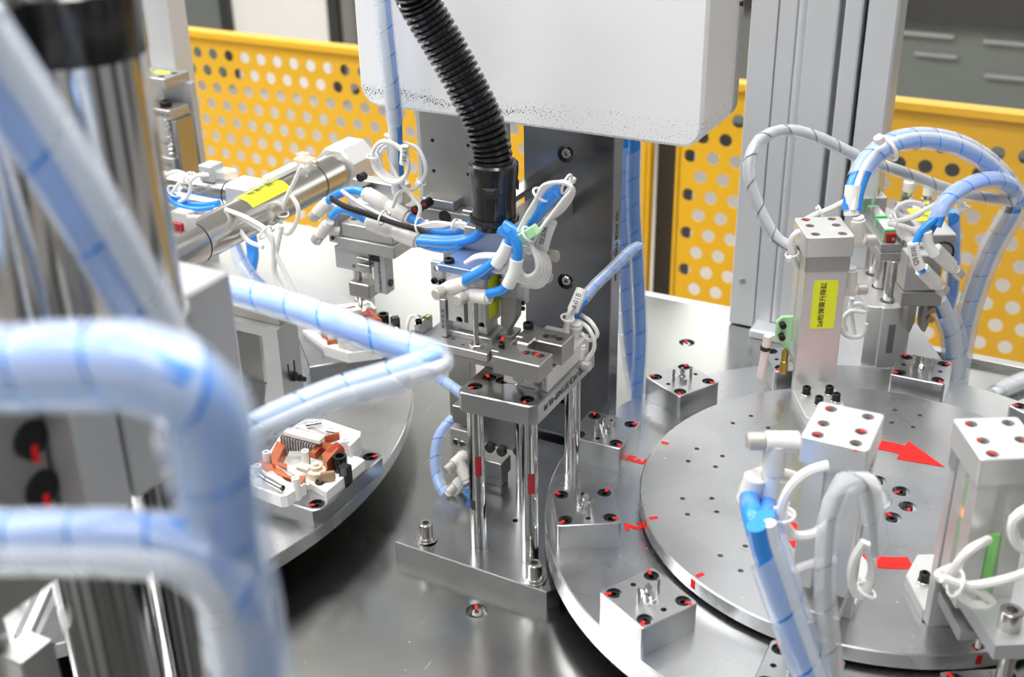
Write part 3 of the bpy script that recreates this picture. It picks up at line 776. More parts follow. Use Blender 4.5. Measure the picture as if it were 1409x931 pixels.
# ---- sensor amplifier left of the middle gripper
g = thing('sensor_block', 'small grey sensor block with yellow label and black screws beside the stage', 'sensor', (-.575, .90, SZ-.008))
yq = sy0+.006
a, b = my(569, 444, yq), my(608, 477, yq)
part('block', MB().box(a[0], sx0-.0008, yq, yq+.024, b[2], a[2], .001), 'aluminium', g)
part('label_plate', MB().box(a[0]+.006, sx0-.003, yq+.004, yq+.021, a[2], a[2]+.0006, .0001), 'label_yellow', g)
text('label_print', '检测缸', .006, ((a[0]+sx0)/2, yq+.0125, a[2]+.0008), (1, 0, 0), (0, 1, 0), 'ink', g)
for px, py in ((575, 441), (606, 453)):
    q = my(px, py, yq); screw(g, (max(a[0]+.004, min(sx0-.005, q[0])), yq+.003, a[2]+.003), me=SCREW_S)
text('printed_code', 'MGJ10-5', .0042, ((a[0]+sx0)/2, yq-.0002, (a[2]+b[2])/2), (1, 0, 0), (0, 0, 1), 'etch', g)
part('wire', MB().tube([(a[0]+.001, yq+.01, a[2]-.002), (a[0]-.006, yq+.008, a[2]+.004), (a[0]-.010, yq+.004, a[2]-.008), (a[0]-.008, yq+.012, a[2]-.03), (a[0]+.004, yq+.02, b[2]-.002)], .0018, 8), 'white_cable', g)

# ---- middle gripper module
GY = .884
g = thing('rotary_gripper', 'white aluminium gripper module with yellow label, hanging under the black corrugated hose', 'gripper', (-.53, .90, .225))
A, B = my(613, 372, GY), my(668, 452, GY)
gx0, gx1, gz0, gz1 = A[0], B[0], B[2], A[2]
GD = .040
mbv = [my(632, 440, GY), my(663, 448, GY), my(630, 402, GY)]
part('body', xzprism(MB(), [(gx0, gz0), (gx1, gz0), (gx1, gz1), (gx0, gz1)], GY, GY+GD, b=.001, holes=[(q[0], q[2], .0036, .006, 14) for q in mbv]), 'aluminium_bright', g)
for q in mbv: inst('screw', SCREW_S, g, (q[0], GY+.002, q[2]), rot=(rad(90), 0, 0))
part('guide_groove', MB().box((gx0+gx1)/2-.002, (gx0+gx1)/2+.002, GY-.0004, GY+.001, gz0+.002, gz1-.014, .0001), 'etch', g)
part('label_plate', MB().box(gx1, gx1+.0006, GY+.008, GY+.026, gz0+.006, gz1-.004, .0001), 'label_yellow', g)
text('label_print', '5#', .010, (gx1+.0008, GY+.017, (gz0+gz1)/2), (0, 0, -1), (0, 1, 0), 'ink', g)
part('side_bar', MB().box(gx0-.0075, gx0-.0008, GY-.002, GY+.012, SZ+.001, gz0+.022, .0005), 'aluminium', g)
text('scale_print', '35 30 25 20', .0042, (gx0-.0042, GY-.0022, (SZ+gz0+.022)/2), (0, 0, -1), (1, 0, 0), 'ink', g)
part('foot_block', MB().box(gx0-.006, gx1+.004, GY+.004, GY+GD-.004, SZ, SZ+.006, .0006), 'aluminium', g)
part('lower_link', MB().box(gx0+.006, gx1-.004, GY+.01, GY+GD-.008, SZ+.006, gz0, .0006), 'aluminium_bright', g)
q = my(653, 440, GY-.008)
part('shaft', MB().cyl((q[0], GY-.006, SZ+.004), (q[0], GY-.006, gz1-.018), .0027, 14).cyl((q[0], GY-.006, SZ), (q[0], GY-.006, SZ+.004), .0065, 6), 'stainless', g)
part('top_plate', MB().box(gx0-.006, gx1+.006, GY-.004, GY+GD+.01, gz1, gz1+.007, .0006), 'blue_plate', g, 'pale translucent blue plate')
q1 = (gx0+.002, GY+.004, gz1+.014); screw(g, (q1[0], q1[1], gz1+.011), me=SCREW, name='top_screw')
part('slot_bracket', xzprism(MB(), [(gx0-.020, gz1-.02), (gx0-.007, gz1-.02), (gx0-.007, gz1+.004), (gx0-.020, gz1+.004)], GY+.006, GY+.010, holes=[(gx0-.0135, gz1-.001, .0028, .005, 12), (gx0-.0135, gz1-.005, .0028, .005, 12)] and [(gx0-.0135, gz1-.0035, .0034, .005, 14)]), 'grey_box', g)
for dx in (-.016, -.008): inst('screw', SCREW_S, g, (gx0+dx, GY+.0035, gz1-.0155), rot=(rad(90), 0, 0))
# back carrier up to the housing
part('carrier_plate', MB().box(gx0-.002, gx1+.02, GY+GD, GY+GD+.012, gz0+.01, gz1+.03, .0008), 'aluminium', g)
part('carrier_arm', MB().box(gx0+.01, gx1+.01, GY+GD+.012, MY_-.001, gz1+.004, gz1+.022, .0008), 'grey_steel', g)
# right hand fingers
part('finger_block', MB().box(gx1+.006, gx1+.024, GY+.018, GY+.036, gz0+.026, gz0+.045, .0008), 'tool_steel', g)
part('finger', MB().prism([(gx1+.004, gz0-.004), (gx1+.011, gz0-.012), (gx1+.020, gz0+.004), (gx1+.024, gz0+.03), (gx1+.006, gz0+.03)], -(GY+.034), -(GY+.022), b=.0006, R=np.array([[1, 0, 0], [0, 0, -1], [0, 1, 0]])), 'tool_steel', g)
for dz in (.014, .020): part('finger_screw', MB().cyl((gx1+.024, GY+.028, gz0+dz), (gx1+.027, GY+.028, gz0+dz), .0022, 10), 'black_oxide', g)
part('finger_foot', MB().box(gx1+.002, gx1+.018, GY+.018, GY+.038, SZ+.002, SZ+.006, .0006), 'tool_steel', g)
# fittings on the front
f1, f2 = my(614, 398, GY-.010), my(644, 406, GY-.010)
elbow(g, (f1[0], GY-.008, f1[2]), (.15, 1, 0), (.9, -.15, .45), 1.1)
elbow(g, (f2[0], GY-.008, f2[2]), (.15, 1, 0), (1, -.1, .10), 1.1)
f3, f4 = my(745, 350, GY+.04), my(738, 376, GY+.04)
elbow(g, f3, (-1, .1, -.1), (-.1, 0, 1), 1.1); elbow(g, f4, (-1, .1, .1), (-.3, -.1, 1), 1.0)
part('valve_block', fb(MB(), (690, 345), (735, 392), GY+.03, .02), 'aluminium', g)

# tubes at the middle gripper (things of their own)
def mpts(L, y): return [my(p[0], p[1], y+(p[2] if len(p) > 2 else 0)) for p in L]
hose('air_hose', 'blue air tube with white sleeve into the left fitting of the middle gripper', mpts([(640, 385), (665, 372), (690, 350), (702, 325), (690, 312)], GY-.012), .0047, (('blue_tube', 0, 0, 1.0),), None)
hose('air_hose', 'blue air tube with white sleeve into the lower fitting of the middle gripper', mpts([(672, 404), (695, 396), (708, 370), (712, 340), (700, 318)], GY-.012), .0047, (('blue_tube', 0, 0, 1.0),), None)
hose('tube_sleeve', 'white marker sleeve on the upper blue tube of the middle gripper', mpts([(683, 363), (694, 347), (700, 334)], GY-.012), .0062, (('white_plastic', 0, 0, 1.0),), None, cat='sleeve')
hose('tube_sleeve', 'white marker sleeve on the lower blue tube of the middle gripper', mpts([(699, 392), (708, 373), (711, 356)], GY-.012), .0062, (('white_plastic', 0, 0, 1.0),), None, cat='sleeve')
hose('air_hose', 'twin blue air tubes running from corrugated hose to the far gripper', mpts([(676, 302), (655, 325), (620, 332), (578, 330)], GY+.04), .0072, (('blue_tube', 0, .55, .62), ('blue_tube', 3.1, .55, .62)), None)
hose('air_hose', 'blue air tubes rising from the middle gripper to the white cable loops', mpts([(690, 312), (712, 322, .0), (735, 300), (755, 275), (768, 262)], GY+.02), .0080, (('blue_tube', .5, .5, .55), ('blue_tube', 3.6, .5, .55)), None)
o = thing('cable_tie_block', 'pale green marker block tied on the white cable loops', 'marker', my(727, 322, GY))
part('marker_block', MB().obox(my(727, 322, GY), (1, 0, .75), (0, 1, 0), (-.75, 0, 1), .022, .008, .0095, .001), 'green_pale', o)
part('tie_band', MB().ring(my(727, 322, GY), (1, 0, .75), .0072, .0011, 16, 6), 'white_plastic', o)
LO = my(765, 276, GY+.02)
lp = []
for i in range(6):
    y = GY+.004+i*.006; k = (i-2.5)*1.9
    lp.append(mpts([(722+2*k, 318+i), (738+2.5*k, 292-2*i), (746+2*k, 268-1.5*k), (762+3*k, 252-.6*k), (784+1.2*k, 256+k), (782-k, 272+3*k), (764-2*k, 290+3*k), (744-2*k, 312+2*k), (733, 330+2*i)], y))
cable('cable_loop', 'bundle of white sensor cables looped up beside the corrugated hose', lp, .0016, ties=((2, .3, .0085), (3, .48, .009)))
lp = []
for i in range(5):
    y = GY+.0+i*.006; k = (i-2)*1.7
    lp.append(mpts([(700, 345+2*k), (725, 338+2*k), (743+2*k, 350), (748+2.5*k, 370), (738+2*k, 386+2*k), (722, 386+2*k), (706-2*k, 376+3*k), (690, 372)], y))
cable('cable_loop', 'coil of white sensor cable hanging at the right of the middle gripper', lp, .0021)
lp = [mpts([(640, 362), (655, 352+3*i), (680, 350+4*i), (700, 356+4*i), (690, 372+2*i), (665, 366+2*i), (650, 372)], GY-.004-.003*i) for i in range(2)]
cable('cable_loop', 'white cable coil lying over the top of the middle gripper', lp, .0019)
hose('tube_sleeve', 'white printed marker sleeve above the upper right fitting of the middle gripper', mpts([(744, 344), (750, 322), (757, 304)], GY+.03), .0068, (('white_plastic', 0, 0, 1.0),), None, cat='sleeve')
o = bpy.data.objects[[k for k in OFF if k.startswith('tube_sleeve')][-1]]
q = my(748, 324, GY+.022); text('printed_code', '02.07A', .0062, q, my(753, 306, GY+.022)-q, (-1, 0, .2), 'ink', o)

# ---- black corrugated hose
HY = .925
c0_, c1_ = my(680, 306, HY), my(679, 224, HY)
o = thing('corrugated_hose', 'thick black corrugated cable hose with latching connector, hanging before the white housing', 'hose', c0_)
path = [my(679, 232, HY), my(676, 205, HY), my(664, 165, HY-.004), my(640, 115, HY-.010), my(607, 55, HY-.018), my(578, 5, HY-.028), my(560, -40, HY-.04), my(553, -120, HY-.05), my(556, -230, HY-.05)]
C, q = spline(path, .0011); per = .0058
rr = .0185
part('hose_tube', MB().tube(C, rr, 28, raw=True, rf=lambda i, _: rr*(1.0 if (i*.0011 % per) < per*.55 else .80)), 'black_plastic', o)
ax = c1_-c0_; ax = ax/np.linalg.norm(ax); L = np.linalg.norm(c1_-c0_)
cn = part('connector', MB().lathe(c0_, c1_-c0_, [(.012, -.006), (.018, -.004), (.0185, .003), (.0225, .003), (.0235, .004), (.0235, .0065), (.0225, .008), (.0205, .008), (.0205, .034), (.0218, .035), (.0218, L-.016), (.0225, L-.012), (.0230, L-.006), (.0230, L), (.021, L+.002), (.015, L+.002)], 40), 'black_plastic', o)
for an in (-70, 50, 170):
    d = np.array([math.cos(rad(an)), math.sin(rad(an)), 0]); tdir = np.cross(ax, d)
    part('latch_window', MB().obox(c0_+ax*(L*.62)+d*.0216, tdir, ax, d, .014, .010, .0016, .0004), 'hole_dark', cn)
    part('latch_tongue', MB().obox(c0_+ax*(L*.64)+d*.0222, tdir, ax, d, .009, .0055, .0022, .0006), 'black_rubber', cn)
part('clamp_bracket', MB().obox(c0_+np.array([-.018, .012, .006]), ex, ey, ez, .03, .03, .005, .001), 'stainless', o)
part('clamp_arm', MB().obox(c0_+np.array([-.012, .08, .004]), ex, ey, ez, .016, .12, .006, .001), 'stainless', o)

# ---- blue hose hanging left before the housing, cable coil at its end
hose('air_hose', 'pale blue spiral wrapped air hose hanging down before the left of the white housing', [my(512, -220, .97), my(524, -30, .97), my(530, 40, .97), my(538, 110, .975), my(543, 165, .985), my(545, 215, 1.0), my(548, 262, 1.03)], .0088, (('blue_tube', .4, .38, .6), ('pale_tube', 3.5, .38, .6)), 'wrap', .026, wrap_range=(0, .72))
lp = []
for i in range(3):
    c = my(538+i*3, 222, .985+i*.008); lp.append(circle_pts(c, ex, ez, .022-.002*i, 100-40*i, 470-30*i, 18, .004))
lp.append(mpts([(530, 185), (552, 195), (575, 205), (586, 235), (572, 258), (550, 264), (540, 285)], 1.0))
lp.append(mpts([(540, 180), (535, 210), (545, 240), (560, 262), (578, 285), (575, 300)], .995))
cable('cable_loop', 'white sensor cable coil hanging at the end of the pale blue hose', lp, .0022, ties=((0, .2, .006), (3, .6, .005)))
o = thing('tube_sleeve', 'white printed sleeve on the cable coil below the white housing', 'sleeve', my(556, 215, .982))
part('sleeve', MB().cyl(my(557, 200, .982), my(555, 226, .982), .0042, 14), 'white_plastic', o)
text('printed_code', 'LT 03', .0065, my(556, 213, .977), my(556, 222, .977)-my(556, 204, .977), (1, 0, 0), 'ink', o)

# ---- cable pair behind the column and the branch hose to the slide gripper
hose('air_hose', 'tall blue spiral wrapped hose behind the right edge of the dark column', [my(873, 190, 1.14), my(872, 280, 1.14), my(878, 380, 1.14), my(881, 470, 1.14), my(876, 548, 1.13)], .0085, (('blue_tube', 0, .1, .8),), 'wrap_thin', .03)
hose('air_hose', 'grey wrapped hose bundle against the back of the dark column', [my(861, 185, 1.17), my(858, 300, 1.17), my(860, 400, 1.175), my(866, 480, 1.18), my(880, 560, 1.19)], .011, (('grey_tube', 0, .3, .65), ('blue_tube', 2.5, .4, .5)), 'wrap', .028)
hose('air_hose', 'pale spiral wrapped branch hose reaching from the blue riser to the slide gripper', [my(880, 338, 1.10), my(868, 345, 1.08), my(840, 372, 1.03), my(808, 405, .98), my(790, 436, .955), my(786, 455, .948)], .0062, (('blue_tube', .5, .45, .5), ('pale_tube', 3.6, .45, .5)), 'wrap', .018, wrap_range=(0, .8))
lp = [mpts([(802, 405, .03), (785, 425), (777, 455), (775, 485), (765, 515), (760, 522)], .93), mpts([(800, 412, .03), (782, 440), (780, 480), (772, 505), (764, 520)], .928), mpts([(795, 440, .02), (812, 455), (818, 475), (808, 495), (790, 510), (775, 520)], .94), mpts([(798, 432, .02), (815, 445), (822, 460), (812, 468), (800, 458)], .945)]
cable('cable_loop', 'white cables drooping from the branch hose onto the slide gripper', lp, .0021, ties=((0, .35, .006), (0, .75, .006)))
o = thing('tube_sleeve', 'white printed sleeve on the branch hose of the slide gripper', 'sleeve', my(795, 412, .945))
part('sleeve', MB().cyl(my(788, 428, .94), my(801, 398, .955), .0058, 16), 'white_plastic', o)
q = my(793, 414, .933); text('printed_code', '3 01B', .0068, q, my(800, 398, .94)-my(788, 428, .933), (-1, 0, .4), 'ink', o)

# ---- actuator under the top plate with its hose loop
u = thing('stop_cylinder', 'small grey stopper actuator with grey fittings between the stand posts', 'actuator', (-.535, .93, .02))
UYY = .925
part('upper_block', fb(MB(), (622, 557), (650, 588), UYY, .03), 'tool_steel', u)
q = my(640, 563, UYY); screw(u, (q[0], UYY+.012, q[2]+.004))
part('body', fb(MB(), (619, 588), (648, 622), UYY-.002, .035), 'grey_steel', u)
part('lower_body', fb(MB(), (628, 622), (690, 660), UYY+.012, .022), 'tool_steel', u)
part('main_body', fb(MB(), (650, 562), (712, 622), UYY+.01, .03), 'plate_steel', u)
part('leg', MB().box(-.535, -.515, UYY+.014, UYY+.03, .02, my(660, 650, UYY)[2], .001), 'tool_steel', u)
for (px, py) in ((674, 616), (690, 621), (713, 621)):
    q = my(px, py, UYY+.008); part('port_plug', MB().cyl((q[0], UYY+.011, q[2]), (q[0], UYY+.006, q[2]), .0055, 16), 'black_rubber', u)
for (px, py) in ((627, 608), (636, 611)):
    q = my(px, py, UYY-.004); part('cover_screw', MB().cyl((q[0], UYY-.002, q[2]), (q[0], UYY-.004, q[2]), .004, 14), 'stainless', u)
elbow(u, my(630, 634, UYY-.01), (.3, 1, .3), (.55, -.2, -.7), 1.1)
elbow(u, my(634, 662, UYY-.012), (.5, .6, .6), (-.45, -.3, -.8), 1.1)
hose('air_hose', 'pale blue wrapped hose looping from the table to the stopper fittings', [my(624, 682, UYY-.02), my(612, 678, UYY-.012), my(602, 655, UYY), my(600, 625, UYY+.01), my(606, 598, UYY+.02), my(625, 575, UYY+.035)], .0070, (('blue_tube', 0, .2, .7),), 'wrap', .02)
hose('air_hose', 'short blue tube curling under the stopper fittings behind the front post', [my(642, 672, UYY-.016), my(648, 682, UYY-.016), my(640, 692, UYY-.014), my(622, 690, UYY-.016), my(612, 680, UYY-.012)], .0042, (('blue_tube', 0, 0, 1.0),), None)
hose('air_hose', 'short blue wrapped hose crossing behind the stand to the left disc', [my(588, 505, 1.0), my(605, 520, .99), my(620, 530, .98), my(640, 545, .97)], .0062, (('blue_tube', 0, 0, .85),), 'wrap', .016)
# ================================================================== left hand index disc
LC = (-1.047, .800)
o = thing('index_disc', 'large polished steel index disc at the left with a thick rim', 'disc', (LC[0], LC[1], 0))
part('disc_plate', MB().prism(circ(LC[0], LC[1], .434, 160), .040, .055, b=.001), 'dial_steel', o)
part('disc_drum', MB().prism(circ(LC[0], LC[1], .25, 64), 0, .040, b=.001), 'dark_steel', o)

def fp(mb, zl, z0, z1, org=(340, 565), k=5.475, b=.0006):
    "polygon read off the photograph at height z1, extruded from z0 to z1"
    P = [tuple(mz(org[0]+x/k, org[1]+y/k, z1)[:2]) for x, y in zl]
    ar = sum(P[i-1][0]*P[i][1]-P[i][0]*P[i-1][1] for i in range(len(P)))
    if ar < 0: P = P[::-1]
    n = len(P); V = [(x, y, z1) for x, y in P]+[(x, y, z0) for x, y in P]
    T = [tuple(t) for t in tessellate_polygon([[Vector((x, y, 0)) for x, y in P]])]
    return mb.add(V, T+[tuple(i+n for i in t) for t in T]+[(i, (i+1) % n, n+(i+1) % n, n+i) for i in range(n)])
def zp(x, y, z, org=(340, 565), k=5.475): return mz(org[0]+x/k, org[1]+y/k, z)

NZ = .0725
mat('fin_steel', (.60, .60, .60), .8, .35)
o = thing('product_nest', 'grey steel nest plate with chamfered corners on the left index disc', 'nest plate', (-.67, .81, .055), )
nx0, nx1, ny0, ny1 = -.735, -.6135, .7557, .872
nh = [zp(525, 700, NZ), zp(928, 345, NZ)]
part('plate', MB().prism([(nx0, ny0), (nx1-.008, ny0), (nx1, ny0+.008), (nx1, ny1-.006), (nx1-.006, ny1), (nx0, ny1)], .055, NZ, b=.0012, holes=[(q[0], q[1], .0078, .007, 20) for q in nh]), 'plate_steel', o)
for q, a in zip(nh, (2.2, -.6)): screw(o, (q[0], q[1], NZ-.002), mark=a)
NEST_L = o
br = thing('breaker_mechanism', 'half assembled circuit breaker with white case, copper parts and grey fins on steel nest', 'breaker', (-.67, .81, NZ))
B0 = NZ
part('front_shell', fp(MB(), [(20, 560), (250, 645), (300, 638), (442, 545), (330, 540), (290, 525), (200, 450), (20, 405)], B0, .085), 'white_plastic', br)
part('case_floor', fp(MB(), [(100, 420), (245, 190), (700, 330), (740, 400), (640, 500), (450, 560), (300, 500)], B0, .078), 'white_plastic', br)
part('side_tray', fp(MB(), [(450, 530), (595, 615), (885, 375), (850, 350), (740, 322), (690, 395), (640, 490), (560, 545)], B0, .0795), 'white_plastic', br)
part('tray_rim', fp(MB(), [(590, 625), (605, 640), (890, 390), (870, 375)], B0, .083).__class__() if False else fp(MB(), [(578, 600), (597, 612), (885, 370), (868, 360)], B0, .083), 'white_plastic', br)
part('rear_shell', fp(MB(), [(300, 150), (440, 55), (600, 70), (850, 155), (850, 185), (770, 262), (700, 240), (590, 190), (380, 120)], B0, .090), 'white_plastic', br)
part('rear_wall', fp(MB(), [(780, 180), (800, 145), (855, 155), (852, 190), (775, 265), (752, 252), (830, 195), (830, 175)], B0, .094), 'white_plastic', br)
part('terminal_window', fp(MB(), [(70, 470), (190, 450), (300, 545), (240, 600), (70, 540)], .085, .0885), 'clear_plastic', br)
part('terminal_screw', MB().cyl(zp(150, 520, .092), zp(270, 585, .092), .0035, 14).cyl(zp(100, 490, .093), zp(140, 515, .093), .003, 12), 'chrome', br)
part('terminal_window', fp(MB(), [(420, 90), (580, 60), (680, 140), (600, 170)], .090, .094), 'clear_plastic', br)
part('terminal_screw', MB().cyl(zp(440, 110, .094), zp(560, 90, .094), .003, 14).cyl(zp(600, 150, .094), zp(700, 165, .094), .0032, 14), 'chrome', br)
part('chute_top', fp(MB(), [(272, 158), (312, 122), (582, 190), (545, 226)], .101, .105), 'white_plastic', br)
for i in range(13):
    t = i/12; a = zp(252+248*t, 200+72*t, .0985); c = zp(312+258*t, 150+55*t, .0985)
    d = c-a; part('arc_fin', MB().obox(a+d*.42+np.array([0, 0, -.0085]), np.cross(d, ez), d, ez, .0010, np.linalg.norm(d)*.98, .021, .0002), 'fin_steel', br)
part('copper_arm', fp(MB(), [(175, 330), (225, 225), (290, 245), (255, 320), (225, 380), (300, 400), (295, 435), (190, 395)], .078, .092), 'copper', br)
part('copper_frame', fp(MB(), [(470, 310), (560, 240), (590, 225), (650, 255), (690, 280), (600, 385), (560, 330), (600, 290), (560, 270), (510, 320)], .078, .096), 'copper', br)
part('copper_tongue', MB().obox(zp(640, 205, .098), (1, 1.6, 0), (1.6, -1, 0), ez, .016, .0015, .009, .0002), 'copper', br)
part('trip_coil', MB().cyl(zp(610, 360, .089), zp(690, 290, .089), .0078, 20), 'copper_dark', br)
part('coil_yoke', fp(MB(), [(470, 320), (520, 300), (590, 330), (600, 380), (540, 370), (475, 350)], .078, .091), 'stainless', br)
part('copper_strip', fp(MB(), [(80, 385), (110, 362), (240, 430), (340, 480), (440, 495), (410, 545), (330, 510), (130, 440)], .078, .087), 'copper', br)
part('steel_link', MB().obox(zp(285, 465, .089), zp(345, 495, .089)-zp(225, 430, .089), np.cross(ez, zp(345, 495, .089)-zp(225, 430, .089)), ez, .026, .0014, .007, .0002), 'stainless', br)
q = zp(520, 430, .088); part('cam_wheel', MB().lathe((q[0], q[1], .078), ez, [(.0098, 0), (.0098, .008), (.006, .009), (.006, .013), (.0035, .013), (.003, .016)], 20).obox(zp(430, 430, .087), ex, ey, ez, .014, .009, .006, .001), 'cream_plastic', br)
part('brown_lever', MB().obox(zp(610, 490, .086), (1, .9, 0), (-.9, 1, 0), ez, .014, .004, .010, .001).obox(zp(565, 500, .084), ex, ey, ez, .004, .008, .009, .001), 'brown_plastic', br)
part('black_spring', MB().ring(zp(545, 535, .081), ez, .0035, .0013, 14, 6), 'black_rubber', br)
part('white_latch', MB().obox(zp(400, 350, .084), (1, .5, 0), (-.5, 1, 0), ez, .024, .010, .010, .001), 'clear_plastic', br)
q = zp(705, 430, .082); part('black_plug', MB().lathe((q[0], q[1], B0), ez, [(.007, 0), (.0072, .022), (.0068, .024), (.0045, .024), (.0045, .016)], 20), 'black_plastic', br)
q = zp(745, 500, .080); hb = part('black_socket', MB().box(q[0]-.0052, q[0]+.0052, q[1]-.0045, q[1]+.0045, B0, .094, .0007), 'black_plastic', br)
part('socket_bore', MB().box(q[0]-.0028, q[0]+.0028, q[1]-.0050, q[1]-.0042, .085, .0925, .0002), 'etch', hb)
for (x, y) in ((145, 325), (365, 520), (437, 315), (80, 425), (740, 235)):
    q = zp(x, y, .094); part('case_peg', MB().lathe((q[0], q[1], B0), ez, [(.0042, 0), (.0040, .024), (.0024, .024), (.0024, .02)], 16), 'white_plastic', br)
BREAK = br

def copy_tree(o, parent=None):
    c = o.copy(); COL.objects.link(c); c.parent = parent; OFF[c.name] = OFF.get(o.name, np.zeros(3))
    for ch in list(o.children): copy_tree(ch, c)
    return c
def around(o, deg, label):
    c = copy_tree(o); p = OFF[o.name]; dx, dy = p[0]-LC[0], p[1]-LC[1]; a = rad(deg)
    q = (LC[0]+dx*math.cos(a)-dy*math.sin(a), LC[1]+dx*math.sin(a)+dy*math.cos(a), p[2])
    c.location = w(*q); c.rotation_euler = (0, 0, YAW+a); c['label'] = label
    return c
around(NEST_L, 46, 'grey steel nest plate on the left disc below the far gripper')
around(BREAK, 46, 'half assembled circuit breaker under the tip of the far gripper')

# ---- C shaped steel frame between the hoses
CP = (-.735, .905)
q0 = mz(393, 560, .055); fx, fy = q0[0], q0[1]
ft = mm(_O+_ray(393, 450)*0)[2] if False else .152
o = thing('steel_fixture', 'ground steel C frame with speckled back plate and black spring plunger', 'frame', (fx-.03, fy+.02, .055))
P = [(fx-.075, .055), (fx-.058, .055), (fx-.058, ft-.012)]+[(fx-.012-.018*math.cos(rad(a)), .085+.035*math.sin(rad(a))) for a in (90, 60, 30, 0)][:0]+[(fx-.022, ft-.012), (fx-.022, .085), (fx-.030, .055), (fx, .055), (fx, ft), (fx-.075, ft)]
V2 = [(x, z) for x, z in P]
def xzpoly(mb, P, y0, y1):
    n = len(P); V = [(x, y0, z) for x, z in P]+[(x, y1, z) for x, z in P]
    T = [tuple(t) for t in tessellate_polygon([[Vector((x, z, 0)) for x, z in P]])]
    return mb.add(V, T+[tuple(i+n for i in t) for t in T]+[(i, (i+1) % n, n+(i+1) % n, n+i) for i in range(n)])
part('frame_body', xzpoly(MB(), V2, fy, fy+.036), 'aluminium', o)
m = mat('speckled', (.74, .75, .72), .1, .6, noise=(700, .28))
bp_ = part('back_plate', MB().box(fx-.060, fx-.020, fy+.036, fy+.042, .056, ft-.002, .0005), 'speckled', o)
part('plate_slot', MB().box(fx-.036, fx-.024, fy+.0352, fy+.037, ft-.022, ft-.0135, .0002), 'hole_dark', bp_)
part('plate_screw', MB().cyl((fx-.046, fy+.036, ft-.026), (fx-.046, fy+.0345, ft-.026), .0025, 12), 'stainless', bp_)
q = mx(410, 512, fx); part('spring_plunger', MB().cyl((fx, fy+.018, q[2]), (fx+.004, fy+.018, q[2]), .006, 16).cyl((fx+.004, fy+.018, q[2]), (fx+.012, fy+.018, q[2]), .0042, 16).cyl((fx+.012, fy+.018, q[2]), (fx+.018, fy+.018, q[2]), .003, 12), 'black_oxide', o)
for dy in (.012, .023): part('adjust_slot', MB().box(fx, fx+.0005, fy+dy-.001, fy+dy+.001, q[2]+.003, q[2]+.018, .0001), 'hole_dark', o)
part('top_block', MB().box(fx-.072, fx-.004, fy+.01, fy+.036, ft, ft+.014, .0008), 'grey_steel', o)
q = mz(345, 440, ft+.02); part('top_ring', MB().ring((fx-.02, fy+.02, ft+.016), ez, .008, .002, 20, 8), 'stainless', o)

# ================================================================== far gripper
LY = 1.03
g = thing('far_gripper', 'grey aluminium pick gripper with nozzle reaching down to the left disc', 'gripper', (-.73, 1.05, .14))
A, B = my(463, 324, LY), my(543, 357, LY)
part('body', MB().box(A[0], B[0], LY, LY+.044, B[2], A[2]-.001, .0008), 'aluminium', g)
A2, B2 = my(469, 306, LY+.004), my(522, 331, LY+.004)
part('upper_body', MB().box(A2[0], B[0]-.004, LY+.004, LY+.042, A[2]-.001, A2[2], .0008), 'aluminium', g)
q = my(483, 309, LY+.012); part('top_hole', MB().cyl((q[0], LY+.02, A2[2]), (q[0], LY+.02, A2[2]+.0004), .0045, 18), 'hole_dark', g)
part('side_plate', MB().box(A[0]-.014, A[0], LY+.004, LY+.03, B[2]+.004, A2[2]+.012, .0008), 'grey_box', g)
for dz in (.006, .016): part('side_screw', MB().cyl((A[0]-.008, LY+.004, B[2]+dz+.004), (A[0]-.008, LY+.002, B[2]+dz+.004), .0022, 12), 'hole_dark', g)
# lower tooling
a, b = my(461, 352, LY+.004), my(509, 377, LY+.004)
lp = part('slotted_plate', xzprism(MB(), [(a[0], b[2]), (b[0], b[2]), (b[0], B[2]), (a[0], B[2])], LY+.004, LY+.009, holes=[((a[0]+b[0])/2+.002, b[2]+.006, .0026, .006, 12)]), 'grey_box', g)
part('jaw_block', MB().box(b[0]-.024, b[0]+.006, LY+.006, LY+.026, b[2]+.008, B[2], .0008), 'tool_steel', g)
part('jaw_rod', MB().box(b[0]-.012, b[0]+.004, LY-.002, LY+.004, b[2]+.010, b[2]+.013, .0003).box(b[0]-.012, b[0]+.004, LY-.002, LY+.004, b[2]+.018, b[2]+.021, .0003), 'stainless', g)
c = my(492, 385, LY+.016)
part('rod', MB().cyl((c[0], LY+.018, c[2]-.004), (c[0], LY+.018, b[2]+.01), .0055, 16), 'stainless', g)
a3, b3 = my(480, 386, LY+.010), my(510, 412, LY+.010)
part('collet_block', MB().box(a3[0], b3[0], LY+.008, LY+.028, b3[2], a3[2], .0014), 'tool_steel', g)
part('nozzle', MB().lathe((c[0], LY+.018, b3[2]), (0, 0, -1), [(.006, 0), (.0055, .006), (.003, .010), (.0026, .016)], 14), 'stainless', g)
a4, b4 = my(512, 352, LY+.006), my(539, 407, LY+.006)
sb = part('sensor_body', MB().box(a4[0], b4[0]-.006, LY+.006, LY+.022, b4[2], B[2], .0008), 'grey_box', g)
part('sensor_cap', MB().box(a4[0]-.0004, b4[0]-.013, LY+.0052, LY+.010, B[2]-.010, B[2]-.0005, .0003), 'hole_dark', sb)
text('etched_code', 'MCB-SKYCPZP-02.2', .0045, ((a4[0]+b4[0])/2-.003, LY+.0057, (b4[2]+B[2])/2-.004), (0, 0, -1), (1, 0, 0), 'ink', sb)
part('lens', MB().cyl((b4[0]-.006, LY+.014, b4[2]+.012), (b4[0]-.0045, LY+.014, b4[2]+.012), .0045, 16), 'black_plastic', sb)
